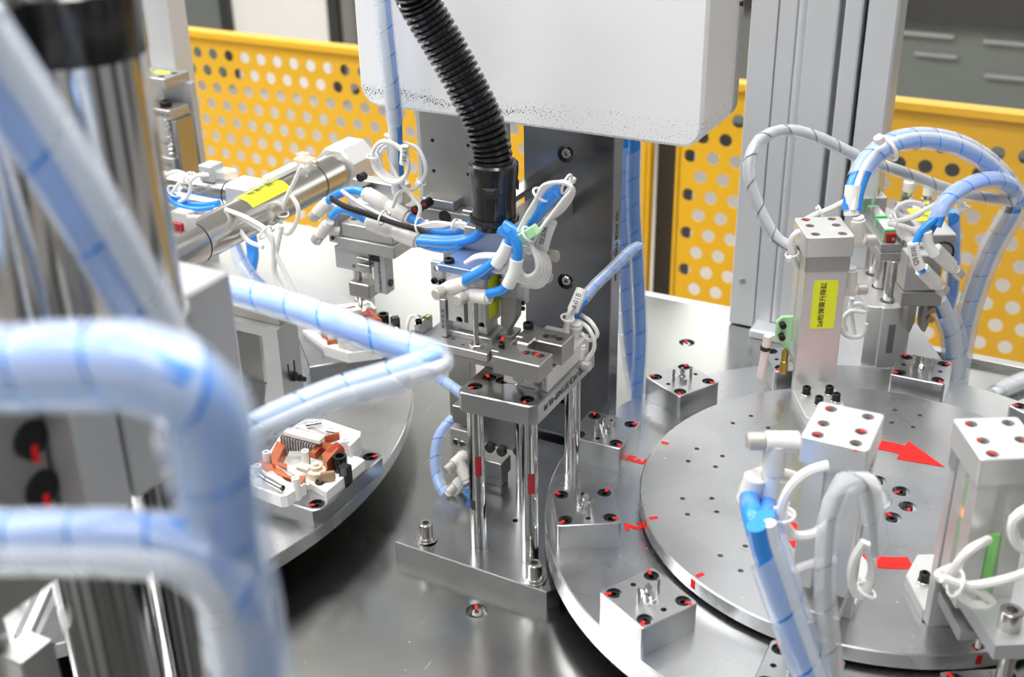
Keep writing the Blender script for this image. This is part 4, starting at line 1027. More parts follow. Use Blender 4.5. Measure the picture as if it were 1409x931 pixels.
# fittings with knobs
for (k0, k1) in (((432, 297), (452, 278)), ((436, 329), (456, 300))):
    p0, p1 = my(*k0, LY-.004), my(*k1, LY-.004); d = p1-p0; d /= np.linalg.norm(d)
    e = part('flow_control', MB().cyl(p0+d*.008, p0+d*.030, .0072, 16, .001).cyl(p0+d*.018, p0+d*.018+np.array([.012, .012, -.004]), .006, 14), 'fitting_grey', g)
    part('knob', MB().cyl(p0-d*.004, p0+d*.008, .0066, 12, .001), 'knob_grey', e)
    part('release_collar', MB().cyl(p0+d*.030, p0+d*.033, .0062, 16), 'white_plastic', e)
# carrier arm back to the mounting plate
a5, b5 = my(487, 232, LY+.05), my(560, 300, LY+.05)
part('back_bracket', MB().box(a5[0], b5[0], LY+.045, LY+.062, B[2]+.02, a5[2]-.01, .0008), 'aluminium', g)
part('bracket_top', MB().box(a5[0]+.01, b5[0]-.005, LY+.03, LY+.045, A2[2], a5[2]-.03, .0008), 'aluminium_bright', g)
for (px, py) in ((572, 289), (585, 281)):
    q = my(px, py, LY-.01); sc = part('clamp_screw', MB().cyl((q[0], LY, q[2]), (q[0], LY-.012, q[2]), .0052, 16), 'black_oxide', g)
    part('paint_mark', MB().cyl((q[0], LY-.012, q[2]+.001), (q[0], LY-.0124, q[2]+.001), .003, 10), 'red_plastic', sc)
a6, b6 = my(583, 275, LY+.015), my(640, 306, LY+.015)
part('rail_block', MB().box(a6[0]-.02, b6[0]+.01, LY+.008, LY+.03, b6[2]-.004, a6[2]-.006, .0008), 'grey_steel', g)
part('rail_top', MB().box(a6[0], b6[0]-.012, LY+.012, LY+.034, a6[2]-.006, a6[2]+.004, .0008), 'aluminium', g)
q = my(611, 299, LY+.006); part('rail_port', MB().cyl((q[0], LY+.008, q[2]), (q[0], LY+.0074, q[2]), .0075, 18), 'hole_dark', g)
for (px, py) in ((500, 242), (507, 259)):
    q = my(px, py, LY+.04); part('socket_screw', MB().cyl((q[0], LY+.042, q[2]), (q[0], LY+.032, q[2]), .005, 14), 'black_oxide', g)

# in line connectors with blue tubes
def inline(label, p0, p1, pts0, pts1, y):
    a, b = my(*p0, y), my(*p1, y); d = (b-a)/np.linalg.norm(b-a); L = np.linalg.norm(b-a)
    o = thing('inline_connector', label, 'connector', a)
    part('connector_body', MB().lathe(a, d, [(.0062, 0), (.0082, .001), (.0082, L*.42), (.0066, L*.48), (.0066, L*.55), (.0078, L*.6), (.0078, L-.001), (.006, L)], 20), 'fitting_grey', o)
    part('release_collar', MB().cyl(a-d*.003, a, .0064, 18).cyl(b, b+d*.003, .0062, 18), 'white_plastic', o)
    hose('air_hose', 'blue air tube entering the '+label, [my(*p, y) for p in pts0]+[a+d*.002], .0048, (('blue_tube', 0, 0, 1.0),), None)
    hose('air_hose', 'blue air tube leaving the '+label, [b-d*.002]+[my(*p, y) for p in pts1], .0048, (('blue_tube', 0, 0, 1.0),), None)
inline('upper grey inline connector at the far gripper', (504, 266), (560, 298), [(452, 276), (468, 266), (490, 262)], [(575, 305), (600, 318), (625, 318), (650, 308)], LY-.015)
inline('lower grey inline connector at the far gripper', (508, 306), (574, 332), [(456, 298), (470, 288), (490, 294)], [(590, 338), (615, 342), (640, 336), (664, 318)], LY-.028)
lp = [mpts([(470, 262, .004*i), (495, 280+4*i), (530, 298+3*i), (560, 310+2*i), (600, 312-3*i), (640, 308+3*i), (645, 318)], LY-.045) for i in range(3)]
cable('cable_bundle', 'white cables tied along the blue tubes of the far gripper', lp, .0021, ties=((1, .35, .008), (1, .62, .009), (2, .9, .006)))
cable('black_cable', 'black twin cable running over the inline connectors of the far gripper', [mpts([(455, 270), (470, 280), (505, 292), (545, 306), (580, 316), (605, 330), (630, 332)], LY-.05), mpts([(455, 274), (475, 286), (510, 298), (550, 310), (585, 322), (607, 334)], LY-.048)], .0021, 'black_rubber')

# ================================================================== round cylinders left
ZC = .25
cyl = thing('pneumatic_cylinder', 'long stainless round cylinder with yellow label and eight sided end block', 'cylinder', (-.865, 1.04, ZC))
cx = -.8645
part('barrel', MB().cyl((cx, .84, ZC), (cx, 1.175, ZC), .0232, 40, .001), 'stainless', cyl)
for y in (.905, 1.118): part('crimp_ring', MB().cyl((cx, y, ZC), (cx, y+.002, ZC), .0236, 40, .0003), 'black_rubber', cyl)
P8 = [(.029*math.cos(rad(22.5+45*i))*1.06, .029*math.sin(rad(22.5+45*i))*1.06) for i in range(8)]
part('end_block', MB().prism(P8, -1.215, -1.165, b=.002, R=np.array([[1, 0, 0], [0, 0, -1], [0, 1, 0]]), o=(cx, 0, ZC)), 'aluminium_bright', cyl)
V = []; F = []
for i in range(13):
    a = rad(42+72*i/12)
    for y in (.985, 1.055): V.append((cx+.0236*math.cos(a), y, ZC+.0236*math.sin(a)))
part('label_plate', MB().add(V, [(2*i, 2*i+1, 2*i+3, 2*i+2) for i in range(12)]), 'label_yellow', cyl)
text('label_print', '检测气缸', .011, (cx+.002, 1.02, ZC+.0243), (0, 1, 0), (-1, 0, -.05), 'ink', cyl)
sn = part('sensor_clamp', MB().box(cx-.012, cx+.012, 1.10, 1.116, ZC+.020, ZC+.034, .001).box(cx-.009, cx+.004, 1.102, 1.114, ZC+.034, ZC+.040, .001), 'clear_plastic', cyl)
part('clamp_screw', MB().cyl((cx+.012, 1.108, ZC+.030), (cx+.018, 1.108, ZC+.030), .0032, 12), 'stainless', sn)
part('sensor', MB().obox((cx-.004, 1.065, ZC+.028), ey, ex, ez, .058, .010, .009, .002), 'white_plastic', cyl)
part('sensor_clamp', MB().box(cx-.012, cx+.010, .888, .902, ZC+.020, ZC+.040, .001), 'clear_plastic', cyl)
part('led', MB().box(cx-.008, cx+.006, .884, .888, ZC+.022, ZC+.03, .001), 'red_plastic', cyl)
part('support_foot', MB().box(cx-.012, cx+.012, 1.203, 1.214, .0, ZC-.02, .001), 'grey_box', cyl)
c2 = thing('pneumatic_cylinder', 'shorter stainless round cylinder with a clear clamp sensor, before the vertical slide unit', 'cylinder', (-.98, 1.046, ZC))
y2 = 1.046
part('barrel', MB().cyl((-1.08, y2, ZC), (-.925, y2, ZC), .0165, 32, .001), 'stainless', c2)
part('crimp_ring', MB().cyl((-.932, y2, ZC), (-.930, y2, ZC), .0169, 32, .0003), 'black_rubber', c2)
part('end_block', MB().box(-.925, -.889, y2-.019, y2+.019, ZC-.019, ZC+.019, .004), 'aluminium_bright', c2)
part('mount_arm', MB().box(-1.10, -1.08, .86, y2+.014, ZC-.014, ZC+.014, .001), 'grey_box', c2); part('mount_post', MB().box(-1.10, -1.08, .86, .88, .055, ZC-.014, .001), 'grey_box', c2)
sn = part('sensor_clamp', MB().box(-.965, -.945, y2-.012, y2+.010, ZC+.014, ZC+.034, .001), 'grey_box', c2)
part('clamp_screw', MB().cyl((-.956, y2-.012, ZC+.024), (-.956, y2-.015, ZC+.024), .0035, 12), 'stainless', sn)
part('sensor', MB().box(-.950, -.925, y2-.006, y2+.012, ZC+.016, ZC+.028, .002), 'clear_plastic', c2)
CYY = y2-.03
lp = [mpts([(222, 268), (226, 245), (245, 236), (262, 246)], CYY), mpts([(235, 268), (250, 250), (262, 252), (258, 270), (240, 280), (226, 280)], CYY), mpts([(262, 250), (270, 242), (286, 240)], CYY)]
cable('cable_loop', 'white sensor cable tied in loops on the shorter stainless cylinder', lp, .0024, ties=((0, .95, .007), (1, .1, .008)))
CX2 = .985
lp = [mpts([(258, 298), (300, 298), (312, 290), (350, 310), (370, 325), (380, 350), (400, 390), (425, 440)], CX2-.03), mpts([(300, 296), (318, 300), (340, 330), (362, 340)], CX2-.03), mpts([(310, 288), (340, 300), (372, 322), (376, 350), (378, 380), (400, 415), (430, 440)], CX2-.032)]
cable('cable_loop', 'white sensor cables tied over the long stainless cylinder and hanging down', lp, .0026, ties=((0, .22, .009), (0, .52, .009)))
lp = [mpts([(415, 228), (405, 250), (395, 270), (385, 300), (388, 310)], 1.03), mpts([(400, 268), (410, 285), (408, 305), (395, 322), (384, 312)], 1.03), mpts([(388, 310), (382, 340), (378, 370), (395, 410)], 1.0)]
cable('cable_loop', 'white sensor cable with heat shrink hanging from the long stainless cylinder', lp, .0026, ties=((0, .8, .009),))
hose('air_hose', 'blue air tube dropping under the long stainless cylinder', [my(344, 318, 1.1), my(348, 350, 1.09), my(344, 380, 1.07), my(352, 410, 1.05)], .0075, (('blue_tube', 0, 0, 1.),), None)
hose('air_hose', 'pale blue wrapped hose sweeping from the cylinders down to the C frame', [my(320, 330, 1.05), my(335, 365, 1.04), my(355, 390, 1.03), my(385, 410, 1.02), my(415, 428, 1.01)], .0088, (('blue_tube', .3, .3, .6), ('pale_tube', 3.4, .3, .6)), 'wrap', .024)
hose('air_hose', 'blue tubes with white sleeve lying beside the shorter stainless cylinder', [my(222, 262, CYY), my(250, 280, CYY), my(275, 285, CYY), my(300, 282, CYY)], .007, (('blue_tube', .5, .5, .5), ('blue_tube', 3.6, .5, .5)), None)

# ================================================================== vertical slide unit at the back left
SYM = 1.27
o = thing('vertical_slide', 'vertical spring slide unit with engraved steel plates behind the shorter cylinder', 'slide unit', (-1.2, SYM, 0))
SXL = my(165, 115, SYM)[0]; a = my(228, 0, SYM+.05); colx1 = a[0]+.022
part('column', MB().box(SXL, colx1-.022, SYM+.05, SYM+.09, 0, .62, .002), 'profile', o)
a, b = my(190, 100, SYM), my(229, 122, SYM)
part('top_plate', MB().box(SXL, b[0], SYM-.002, SYM+.05, b[2]+.0, b[2]+.014, .0008), 'aluminium', o)
part('label_plate', MB().box(b[0]-.042, b[0]-.018, SYM+.020, SYM+.034, b[2]+.014, b[2]+.0145, .0001), 'label_yellow', o)
for q in ((-.01, .03), (-.014, .008)): part('top_hole', MB().cyl((b[0]+q[0], SYM+q[1], b[2]+.014), (b[0]+q[0], SYM+q[1], b[2]+.0143), .005, 16), 'hole_dark', o)
part('vertical_rod', MB().cyl((b[0]-.05, SYM+.02, b[2]+.014), (b[0]-.05, SYM+.02, .58), .006, 16), 'chrome', o)
a2, b2_ = my(190, 146, SYM-.004), my(236, 165, SYM-.004)
part('middle_plate', MB().box(SXL, b2_[0], SYM-.006, SYM+.036, b2_[2], b2_[2]+.014, .0008), 'aluminium', o)
text('etched_code', 'THZP-02 54', .0066, (b2_[0]-.018, SYM-.0063, b2_[2]+.0065), (1, 0, 0), (0, 0, 1), 'etch', o)
q = my(227, 145, SYM+.006); screw(o, (q[0], SYM+.008, b2_[2]+.023), me=screw_mesh('large_screw', .0085, .010), name='stop_screw')
a3, b3 = my(190, 206, SYM-.004), my(246, 240, SYM-.004)
part('lower_block', MB().box(SXL, b3[0]-.004, SYM-.006, SYM+.04, b3[2]-.06, a3[2]-.004, .0008), 'aluminium', o)
text('etched_code', 'THZP-02 53', .0066, (b3[0]-.026, SYM-.0063, a3[2]-.014), (1, 0, 0), (0, 0, 1), 'etch', o)
q = my(233, 186, SYM+.004); n = 9; zb, zt = a3[2]-.004, b2_[2]
C = [(q[0]+.0062*math.cos(2*math.pi*i/12), SYM+.006+.0062*math.sin(2*math.pi*i/12), zb+(zt-zb)*i/(12*n)) for i in range(12*n+1)]
part('spring', MB().tube(np.array(C), .0011, 8, raw=True), 'chrome', o)
part('spring_rod', MB().cyl((q[0], SYM+.006, zb), (q[0], SYM+.006, zt), .004, 12), 'stainless', o)
part('back_plate', MB().box(b3[0]-.05, b3[0]+.006, SYM+.04, SYM+.05, b3[2]-.02, b[2], .001), 'grey_box', o)
part('cheek_plate', MB().box(b3[0]-.003, b3[0]+.005, SYM+.0, SYM+.036, b3[2]-.06, b2_[2]-.002, .001), 'plate_steel', o)
part('pedestal', MB().box(SXL, b3[0]-.01, SYM, SYM+.036, 0, b3[2]-.06, .001), 'grey_box', o)
# ================================================================== right hand lifts on the dial
def wy(px, py, Y): d = _ray(px, py); return _O+d*(Y/d[1])
def thinga(name, label, cat, loc, group=None):
    "upright Empty in world axes; parts are given in world coordinates"
    o = thingw(name, label, cat, loc, 0, group); OFF[o.name] = np.array(loc, float); return o
LABTXT = '2#检弹簧升降缸'
def lift(label, org, rz, front_label=False, strips=()):
    o = thingw('lift_cylinder', label, 'lift', (org[0], org[1], DZT), rz)
    T = .190
    ft = [(-.0235, 0), (-.0235, -.058), (-.010, -.074), (.004, -.074), (.0235, -.045), (.0235, 0)][::-1]
    hs = [(-.012, -.014), (.013, -.014), (-.004, -.036), (.016, -.030)] if front_label else [(-.013, -.018), (.012, -.034)]
    part('foot_plate', MB().prism([(x, y) for x, y in ft[::-1]], 0, .010, b=.0008), 'aluminium_bright', o)
    for x, y in hs:
        s_ = inst('screw', LSC, o, (x, y, .021)); k = bpy.data.objects.new('washer', LWA); COL.objects.link(k); k.parent = s_; k.location = (0, 0, -.011); OFF[k.name] = np.zeros(3)
    part('bracket_plate', MB().box(-.0225, .0225, 0, .010, 0, .150, .0008), 'aluminium_bright', o)
    part('bracket_head', MB().box(-.0235, .0235, -.001, .012, .150, .168, .0008), 'aluminium', o)
    hl = [(sx*.014, y) for sx in (-1, 1) for y in (.006, .030, .048)]
    part('cap_plate', MB().prism(rrect(0, .026, .050, .058, .003, 3), .168, T, b=.0008, holes=[(x, y, .0048, .006, 16) for x, y in hl]), 'aluminium_bright', o)
    for x, y in hl: screw(o, (x, y, T-.003), me=SCREW_S, mark=random.uniform(0, 6.2))
    body = [(-.021, .012), (.021, .012), (.021, .026), (.017, .027), (.017, .033), (.021, .034), (.021, .050), (.006, .050), (.005, .046), (-.005, .046), (-.006, .050), (-.021, .050), (-.021, .034), (-.017, .033), (-.017, .027), (-.021, .026)]
    b_ = part('cylinder_body', flatpoly(MB(), body, .052, .168).add([(x, y, .052) for x, y in body], [tuple(t) for t in tessellate_polygon([[Vector((x, y, 0)) for x, y in body]])]), 'aluminium_bright', o)
    for sx in strips:
        part('sensor_strip', MB().box(sx*.0172-.001, sx*.0172+.0014, .0275, .0325, .095, .150, .0003), 'green_label', b_)
        part('sensor_lamp', MB().box(sx*.0172-.0014, sx*.0172+.002, .028, .032, .122, .128, .0004), 'orange_light' if not front_label else 'green_pale', b_)
    part('piston_rod', MB().cyl((0, .032, .040), (0, .032, .052), .006, 18), 'chrome', o)
    part('press_plate', MB().box(-.020, .020, .014, .062, .030, .040, .0008), 'aluminium', o)
    part('press_pin', MB().cyl((0, .058, .020), (0, .058, .030), .004, 14), 'stainless', o)
    if front_label:
        part('label_plate', MB().prism(rrect(0, 0, .026, .056, .003, 3), 0, .0005, b=.0001, R=np.array([[1, 0, 0], [0, 0, -1], [0, 1, 0]]), o=(.001, 0, .112)), 'label_yellow', o)
        text('label_print', LABTXT, .0074, (-.001, -.0007, .112), (0, 0, 1), (-1, 0, 0), 'ink', o)
    return o
LSC = screw_mesh('cap_screw', .0045, .008); LWA = MB().prism(circ(0, 0, .0055, 20), 0, .003, b=.0004).mesh('washer', 'stainless')
L1 = lift('tall aluminium lift cylinder with yellow label, standing before the profile column', (.330, 1.156), rad(1), True, (-1,))
L2 = lift('aluminium lift cylinder with white cable loops and blue hose beside the red arrow', (.2596, .8027), rad(153))
L3 = lift('aluminium lift cylinder with two green sensor stripes beside the arrow tip', (.357, .784), rad(181), False, (1, -1))
# second green stripe faces outward on lift three
part('sensor_strip', MB().box(-.004, .004, .0455, .0475, .062, .118, .0003), 'green_label', L3)
# lift one extras: elbow fittings on the right, sensor bracket on the left
elbow(L1, (.038, .030, .172), (-1, 0, 0), (-.1, -.05, 1), 1.25)
elbow(L1, (.036, .030, .115), (-1, 0, 0), (-.05, 0, 1), 1.2)
sbk = part('sensor_bracket', MB().prism([(-.042, .062), (-.024, .044), (-.024, .088), (-.036, .088), (-.042, .082)][::1], -.026, -.022, b=.0005, R=np.array([[1, 0, 0], [0, 0, -1], [0, 1, 0]])), 'green_pale', L1)
for z in (.066, .080): part('bracket_screw', MB().cyl((-.036, .022, z), (-.036, .014, z), .0036, 12), 'black_oxide', sbk)
part('brass_pin', MB().cyl((-.030, .020, .020), (-.030, .020, .036), .0045, 14).lathe((-.030, .020, .036), ez, [(.004, 0), (.004, .004), (.0035, .0042), (.0035, .006), (.004, .0062), (.004, .010), (.002, .014)], 14), 'brass', L1)
part('sensor_tube', MB().cyl((-.052, .030, .010), (-.048, .030, .062), .0048, 14), 'pink_tube', L1)
part('tube_band', MB().cyl((-.0502, .030, .044), (-.0498, .030, .049), .0056, 14), 'black_rubber', L1)
# lift two: fittings towards the left
def w2l(P, o):
    a = o.rotation_euler[2]; dx, dy = P[0]-o.location[0], P[1]-o.location[1]
    return np.array([dx*math.cos(a)+dy*math.sin(a), -dx*math.sin(a)+dy*math.cos(a), P[2]-o.location[2]])
def d2l(d, o):
    a = o.rotation_euler[2]; return np.array([d[0]*math.cos(a)+d[1]*math.sin(a), -d[0]*math.sin(a)+d[1]*math.cos(a), d[2]])
Y2 = .78
p = wy(1068, 607, Y2); q = wy(1098, 607, Y2)
elbow(L2, w2l(p, L2), d2l(q-p, L2), d2l(wy(1060, 680, Y2)-p, L2), 1.4)
part('second_socket', MB().cyl(w2l(wy(1040, 655, Y2), L2), w2l(wy(1028, 690, Y2), L2), .009, 16, .001), 'fitting_grey', L2)
part('socket_link', MB().tube([w2l(wy(1040, 655, Y2), L2), w2l(wy(1058, 650, Y2+.01), L2), w2l(wy(1100, 660, Y2+.03), L2)], .006, 12), 'fitting_grey', L2)
part('tube_sleeve', MB().cyl(w2l(wy(1062, 645, Y2), L2), w2l(wy(1056, 695, Y2), L2), .0075, 16), 'white_plastic', L2)
# lift three: outward arm plate with knurled bolt
P = [w2l(wz(*q, .135), L3) for q in ((1312, 800), (1370, 888), (1440, 885), (1440, 790))]
zt = .135-DZT
part('arm_plate', flatpoly(MB(), [(p[0], p[1]) for p in P], zt-.013, zt), 'grey_box', L3)
q = w2l(wz(1388, 862, .135), L3); part('knurled_bolt', MB().prism(circ(q[0], q[1], .0085, 40), zt, zt+.016, b=.0008, holes=[(q[0], q[1], .0048, .008, 6)]), 'stainless', L3)
q = w2l(wz(1388, 880, .12), L3); part('arm_post', MB().cyl((q[0], q[1]+.004, zt-.05), (q[0], q[1]+.004, zt-.013), .006, 16), 'stainless', L3)

# cables at lifts two and three (world axes)
def wpts(L, Y): return [mm(wy(p[0], p[1], Y+(p[2] if len(p) > 2 else 0))) for p in L]
cable('cable_loop', 'white cable loop on the front of the lift cylinder beside the red arrow', [wpts([(1140, 640), (1110, 650), (1085, 675), (1075, 710), (1090, 735), (1118, 735), (1140, 720)], .735), wpts([(1085, 705), (1078, 715), (1092, 738)], .735)], .0040, ties=((0, .55, .010),))
cable('cable_loop', 'white cable curl low on the lift cylinder beside the red arrow', [wpts([(1190, 745), (1175, 770), (1172, 800), (1182, 820), (1196, 805), (1200, 775), (1192, 748)], .735), wpts([(1060, 815), (1085, 790), (1118, 775), (1150, 770)], .735)], .0036, ties=((0, .55, .008),))
hose('clear_hose', 'clear grey wrapped hose arching over the lift cylinder beside the red arrow', wpts([(1205, 760, .02), (1200, 700, .01), (1188, 660), (1165, 662), (1145, 700), (1137, 760), (1136, 830), (1142, 880), (1150, 960)], .70), .0085, (('grey_tube', 0, .3, .35),), 'wrap_white', .040, fill=.97, cat='hose')
hose('air_hose', 'thick pale blue wrapped hose running down across the dial to the front', wpts([(1046, 716), (1051, 740), (1068, 790), (1095, 870), (1130, 960)], .70), .0160, (('blue_tube', .2, .42, .5), ('blue_tube', 3.3, .42, .5), ('pale_tube', 1.8, .5, .35)), 'wrap', .055)
hose('air_hose', 'short blue tube end in the fitting of the lift beside the red arrow', wpts([(1031, 682, .07), (1032, 694, .05), (1036, 712, .01), (1042, 735)], .71), .0078, (('blue_tube', 0, 0, 1.),), None)
hose('air_hose', 'second short blue tube end below the white sleeve of the lift fitting', wpts([(1057, 690, .07), (1056, 700, .05), (1055, 716, .01), (1056, 738)], .71), .0066, (('blue_tube', 0, 0, 1.),), None)
cable('cable_loop', 'white cable loop tied on the lift cylinder with green sensor stripes', [wpts([(1360, 742, .03), (1330, 760), (1300, 795, .01), (1290, 790, .03), (1310, 780, .05)], .695), wpts([(1296, 795), (1330, 805), (1370, 800), (1405, 790), (1440, 775)], .69), wpts([(1320, 800), (1350, 815), (1365, 830), (1340, 832), (1318, 815)], .69)], .0034, ties=((1, .18, .010),))
cable('cable_loop', 'white cable curve at the outer side of the lift with green sensor stripes', [wpts([(1440, 690), (1415, 700), (1395, 715), (1398, 745), (1420, 760), (1445, 765)], .69)], .004)

# ================================================================== twin rod gripper unit behind the ring
zb, zt = .035, .115
hc = [wz(*q, zt) for q in ((1202, 376), (1211, 394), (1223, 414))]
U = thinga('twin_rod_unit', 'twin rod pneumatic slide unit with red and green sensors and a hanging gripper', 'slide unit', (.45, 1.37, 0))
xc = hc[1][0]; yf = hc[2][1]-.017; yb = hc[0][1]+.015
X0, X1 = xc-.030, xc+.024
pa = wz(1148, 500, zb)
part('pedestal', MB().box(pa[0]-.01, X1+.05, max(yf-.004, 1.288), yb+.005, 0, zb, .001), 'grey_box', U)
prof = [(X0, yf+.004), (X0+.010, yf), (X0+.016, yf), (X0+.017, yf-.003), (X1-.017, yf-.003), (X1-.016, yf), (X1-.004, yf), (X1, yf+.004), (X1, yb), (X0, yb), (X0, yb-.02), (X0+.003, yb-.022), (X0+.003, yb-.032), (X0, yb-.034)]
part('cylinder_body', MB().prism(prof[::1], zb, zt, b=.0006, holes=[(h[0], h[1], .0105, .006, 22) for h in (hc[0], hc[1])]+[(hc[2][0], hc[2][1]+.002, .0105, .006, 22)]), 'aluminium_bright', U)
part('name_plate', MB().box(xc-.004, xc+.004, yf-.0036, yf-.003, zb+.02, zb+.058, .0001), 'profile_slot', U)
PZ = .168
for h, r, m_ in ((hc[0], .0065, 'chrome'), (hc[1], .0085, 'stainless'), (hc[2]+np.array([0, .002, 0]), .007, 'chrome')):
    part('guide_rod', MB().cyl((h[0], h[1], zt-.006), (h[0], h[1], PZ), r, 18), m_, U)
tp_ = [wz(*q, PZ+.022) for q in ((1183, 297), (1214, 336), (1243, 338))]
px0 = (tp_[0][0]+tp_[1][0])/2; pyf = tp_[1][1]; px1 = px0+.046; pyb = pyf+.115
part('tool_plate', MB().box(px0, px1, pyf, pyb, PZ, PZ+.011, .0008), 'aluminium', U)
part('slide_base', MB().box(px0, px1, pyf+.001, pyb, PZ+.011, PZ+.022, .0008), 'aluminium', U)
z0 = PZ+.022
for k, yy in enumerate((pyf+.006, pyf+.050)):
    x_ = px0+.005+.002*k
    sb_ = part('sensor_block', MB().box(x_, x_+.013, yy+.006, yy+.040, z0, z0+.014, .0006), 'stainless', U)
    part('green_end', MB().box(x_-.0004, x_+.0134, yy+.003, yy+.008, z0+.001, z0+.0145, .0005), 'green_plastic', sb_)
    part('green_end', MB().box(x_, x_+.013, yy+.038, yy+.042, z0+.001, z0+.0142, .0005), 'green_plastic', sb_)
    rd = part('red_end', MB().box(x_+.0005, x_+.0125, yy-.003, yy+.003, z0, z0+.012, .0008), 'red_plastic', sb_)
    part('end_screw', MB().cyl((x_+.009, yy-.003, z0+.005), (x_+.009, yy-.0042, z0+.005), .0022, 10), 'stainless', rd)
part('rail', MB().box(px0+.022, px0+.038, pyf-.002, pyb-.01, z0, z0+.006, .0006), 'tool_steel', U)
part('end_block', MB().box(px0-.002, px0+.034, pyb-.012, pyb+.010, z0, z0+.020, .0008), 'aluminium', U)
for dx in (.006, .022): part('end_screw', MB().cyl((px0+dx, pyb, z0+.020), (px0+dx, pyb, z0+.028), .0045, 14), 'black_oxide', U)
part('front_block', MB().box(px0+.026, px0+.052, pyf-.022, pyf+.004, PZ-.004, z0+.008, .002), 'grey_box', U)
part('block_screw', MB().cyl((px0+.038, pyf-.010, z0+.008), (px0+.038, pyf-.010, z0+.0086), .0052, 18), 'black_oxide', U)
# rear cylinder with yellow label and chrome fittings
bx0, by0 = px0+.046, pyf-.004
part('side_cylinder', MB().box(bx0, bx0+.040, by0, pyb-.006, z0-.028, z0+.012, .0012), 'aluminium', U)
part('label_plate', MB().box(bx0+.006, bx0+.034, by0+.045, by0+.085, z0+.012, z0+.0126, .0001), 'label_yellow', U)
text('label_print', '夹爪缸', .009, (bx0+.020, by0+.06, z0+.0129), (.6, -.6, 0), (.6, .6, 0), 'ink', U)
part('bore_ring', MB().ring((bx0+.026, by0-.0004, z0-.010), (0, 1, 0), .0125, .0014, 24, 6), 'black_rubber', U)
part('green_tag', MB().box(bx0+.006, bx0+.014, by0-.001, by0, z0-.018, z0+.004, .0003), 'green_label', U)
for (dx, dy) in ((.010, .100), (.030, .085)):
    f_ = part('chrome_fitting', MB().cyl((bx0+dx, by0+dy, z0+.012), (bx0+dx, by0+dy, z0+.026), .0075, 6).cyl((bx0+dx, by0+dy, z0+.026), (bx0+dx, by0+dy, z0+.038), .0062, 18), 'chrome', U)
    part('fitting_cap', MB().cyl((bx0+dx, by0+dy, z0+.030), (bx0+dx, by0+dy, z0+.043), .007, 18, .001), 'fitting_grey', f_)
# gripper hanging over the nest
GX = wy(1262, 400, pyf-.03)[0]; gy = pyf-.045
gA, gB = wy(1250, 352, gy), wy(1292, 400, gy)
part('gripper_body', MB().box(gA[0], gB[0], gy, gy+.026, gB[2], gA[2], .001), 'aluminium', U)
gC = wy(1294, 420, gy); part('gripper_base', MB().box(gA[0]-.002, gC[0], gy-.002, gy+.028, gC[2], gB[2], .001), 'tool_steel', U)
jA = wy(1256, 424, gy); jB = wy(1278, 452, gy)
for s_ in (0, 1):
    x_ = jA[0]+s_*(jB[0]-jA[0])*.8; part('jaw', MB().prism([(x_-.003, gC[2]), (x_+.007, gC[2]), (x_+.007, jB[2]+.006), (x_+.003, jB[2]-.008), (x_-.001, jB[2]-.006), (x_-.003, jB[2]+.004)][::-1], -(gy+.022), -(gy+.006), b=.0005, R=np.array([[1, 0, 0], [0, 0, -1], [0, 1, 0]])), 'tool_steel', U)
for z_ in (.35, .75): part('jaw_screw', MB().cyl((jB[0]+.002, gy+.005, jB[2]+(gC[2]-jB[2])*z_), (jB[0]+.002, gy+.001, jB[2]+(gC[2]-jB[2])*z_), .0042, 14), 'brown_plastic', U)
for (a_, b_) in (((1270, 372), (1300, 402)), ((1288, 345), (1322, 380))):
    p0, p1 = wy(*a_, gy-.012), wy(*b_, gy-.012); d = (p1-p0)/np.linalg.norm(p1-p0); L_ = np.linalg.norm(p1-p0)
    e = part('elbow_fitting', MB().cyl(p0, p0+d*L_*.62, .0085, 18, .001).cyl(p0+d*L_*.55, p0+d*L_*.8, .006, 14).cyl(p0+d*L_*.75, p0+d*L_*.75+np.array([0, .02, 0]), .0055, 14), 'fitting_grey', U)
    part('release_collar', MB().cyl(p0-d*.003, p0, .0085, 18), 'white_plastic', e); part('knob', MB().cyl(p0+d*L_*.75, p0+d*L_*1.0, .0075, 16, .001), 'knob_grey', e)

# ---- hoses over the right side
HYR = 1.26
hose('cable_conduit', 'grey white spiral wrapped cable arching from the labelled lift across to the right', [mm(wy(*q)) for q in ((1098, 345, 1.19), (1070, 330, 1.20), (1044, 285, 1.22), (1030, 235, 1.24), (1042, 196, 1.26), (1080, 179, 1.28), (1120, 187, 1.28), (1180, 215, 1.28), (1250, 240, 1.28), (1320, 265, 1.28), (1395, 277, 1.28))], .0070, (('grey_tube', 0, 0, .7),), 'wrap_white', .030, fill=.93, cat='cable')
hose('air_hose', 'thick pale blue spiral hose arching above the twin rod unit', [mm(wy(*q)) for q in ((1172, 290, 1.19), (1176, 262, 1.20), (1192, 225, 1.22), (1225, 198, 1.24), (1270, 190, 1.26), (1320, 200, 1.27), (1365, 228, 1.28), (1398, 268, 1.29))], .0125, (('blue_tube', .2, .4, .52), ('blue_tube', 3.3, .4, .52), ('pale_tube', 1.8, .5, .3)), 'wrap', .028, wrap_range=(.12, 1))
hose('tube_sleeve', 'white sleeve on the tube above the right fitting of the labelled lift', [mm(wy(*q)) for q in ((1172, 296, 1.19), (1172, 275, 1.195), (1174, 255, 1.20))], .0085, (('white_plastic', 0, 0, 1.),), None, cat='sleeve')
hose('air_hose', 'pale blue spiral hose curving from the hanging gripper to the right bundle', [mm(wy(*q)) for q in ((1285, 310, 1.21), (1300, 278, 1.22), (1330, 256, 1.24), (1365, 247, 1.26), (1392, 256, 1.28), (1404, 278, 1.30))], .0098, (('blue_tube', .2, .42, .5), ('blue_tube', 3.3, .42, .5)), 'wrap', .026)
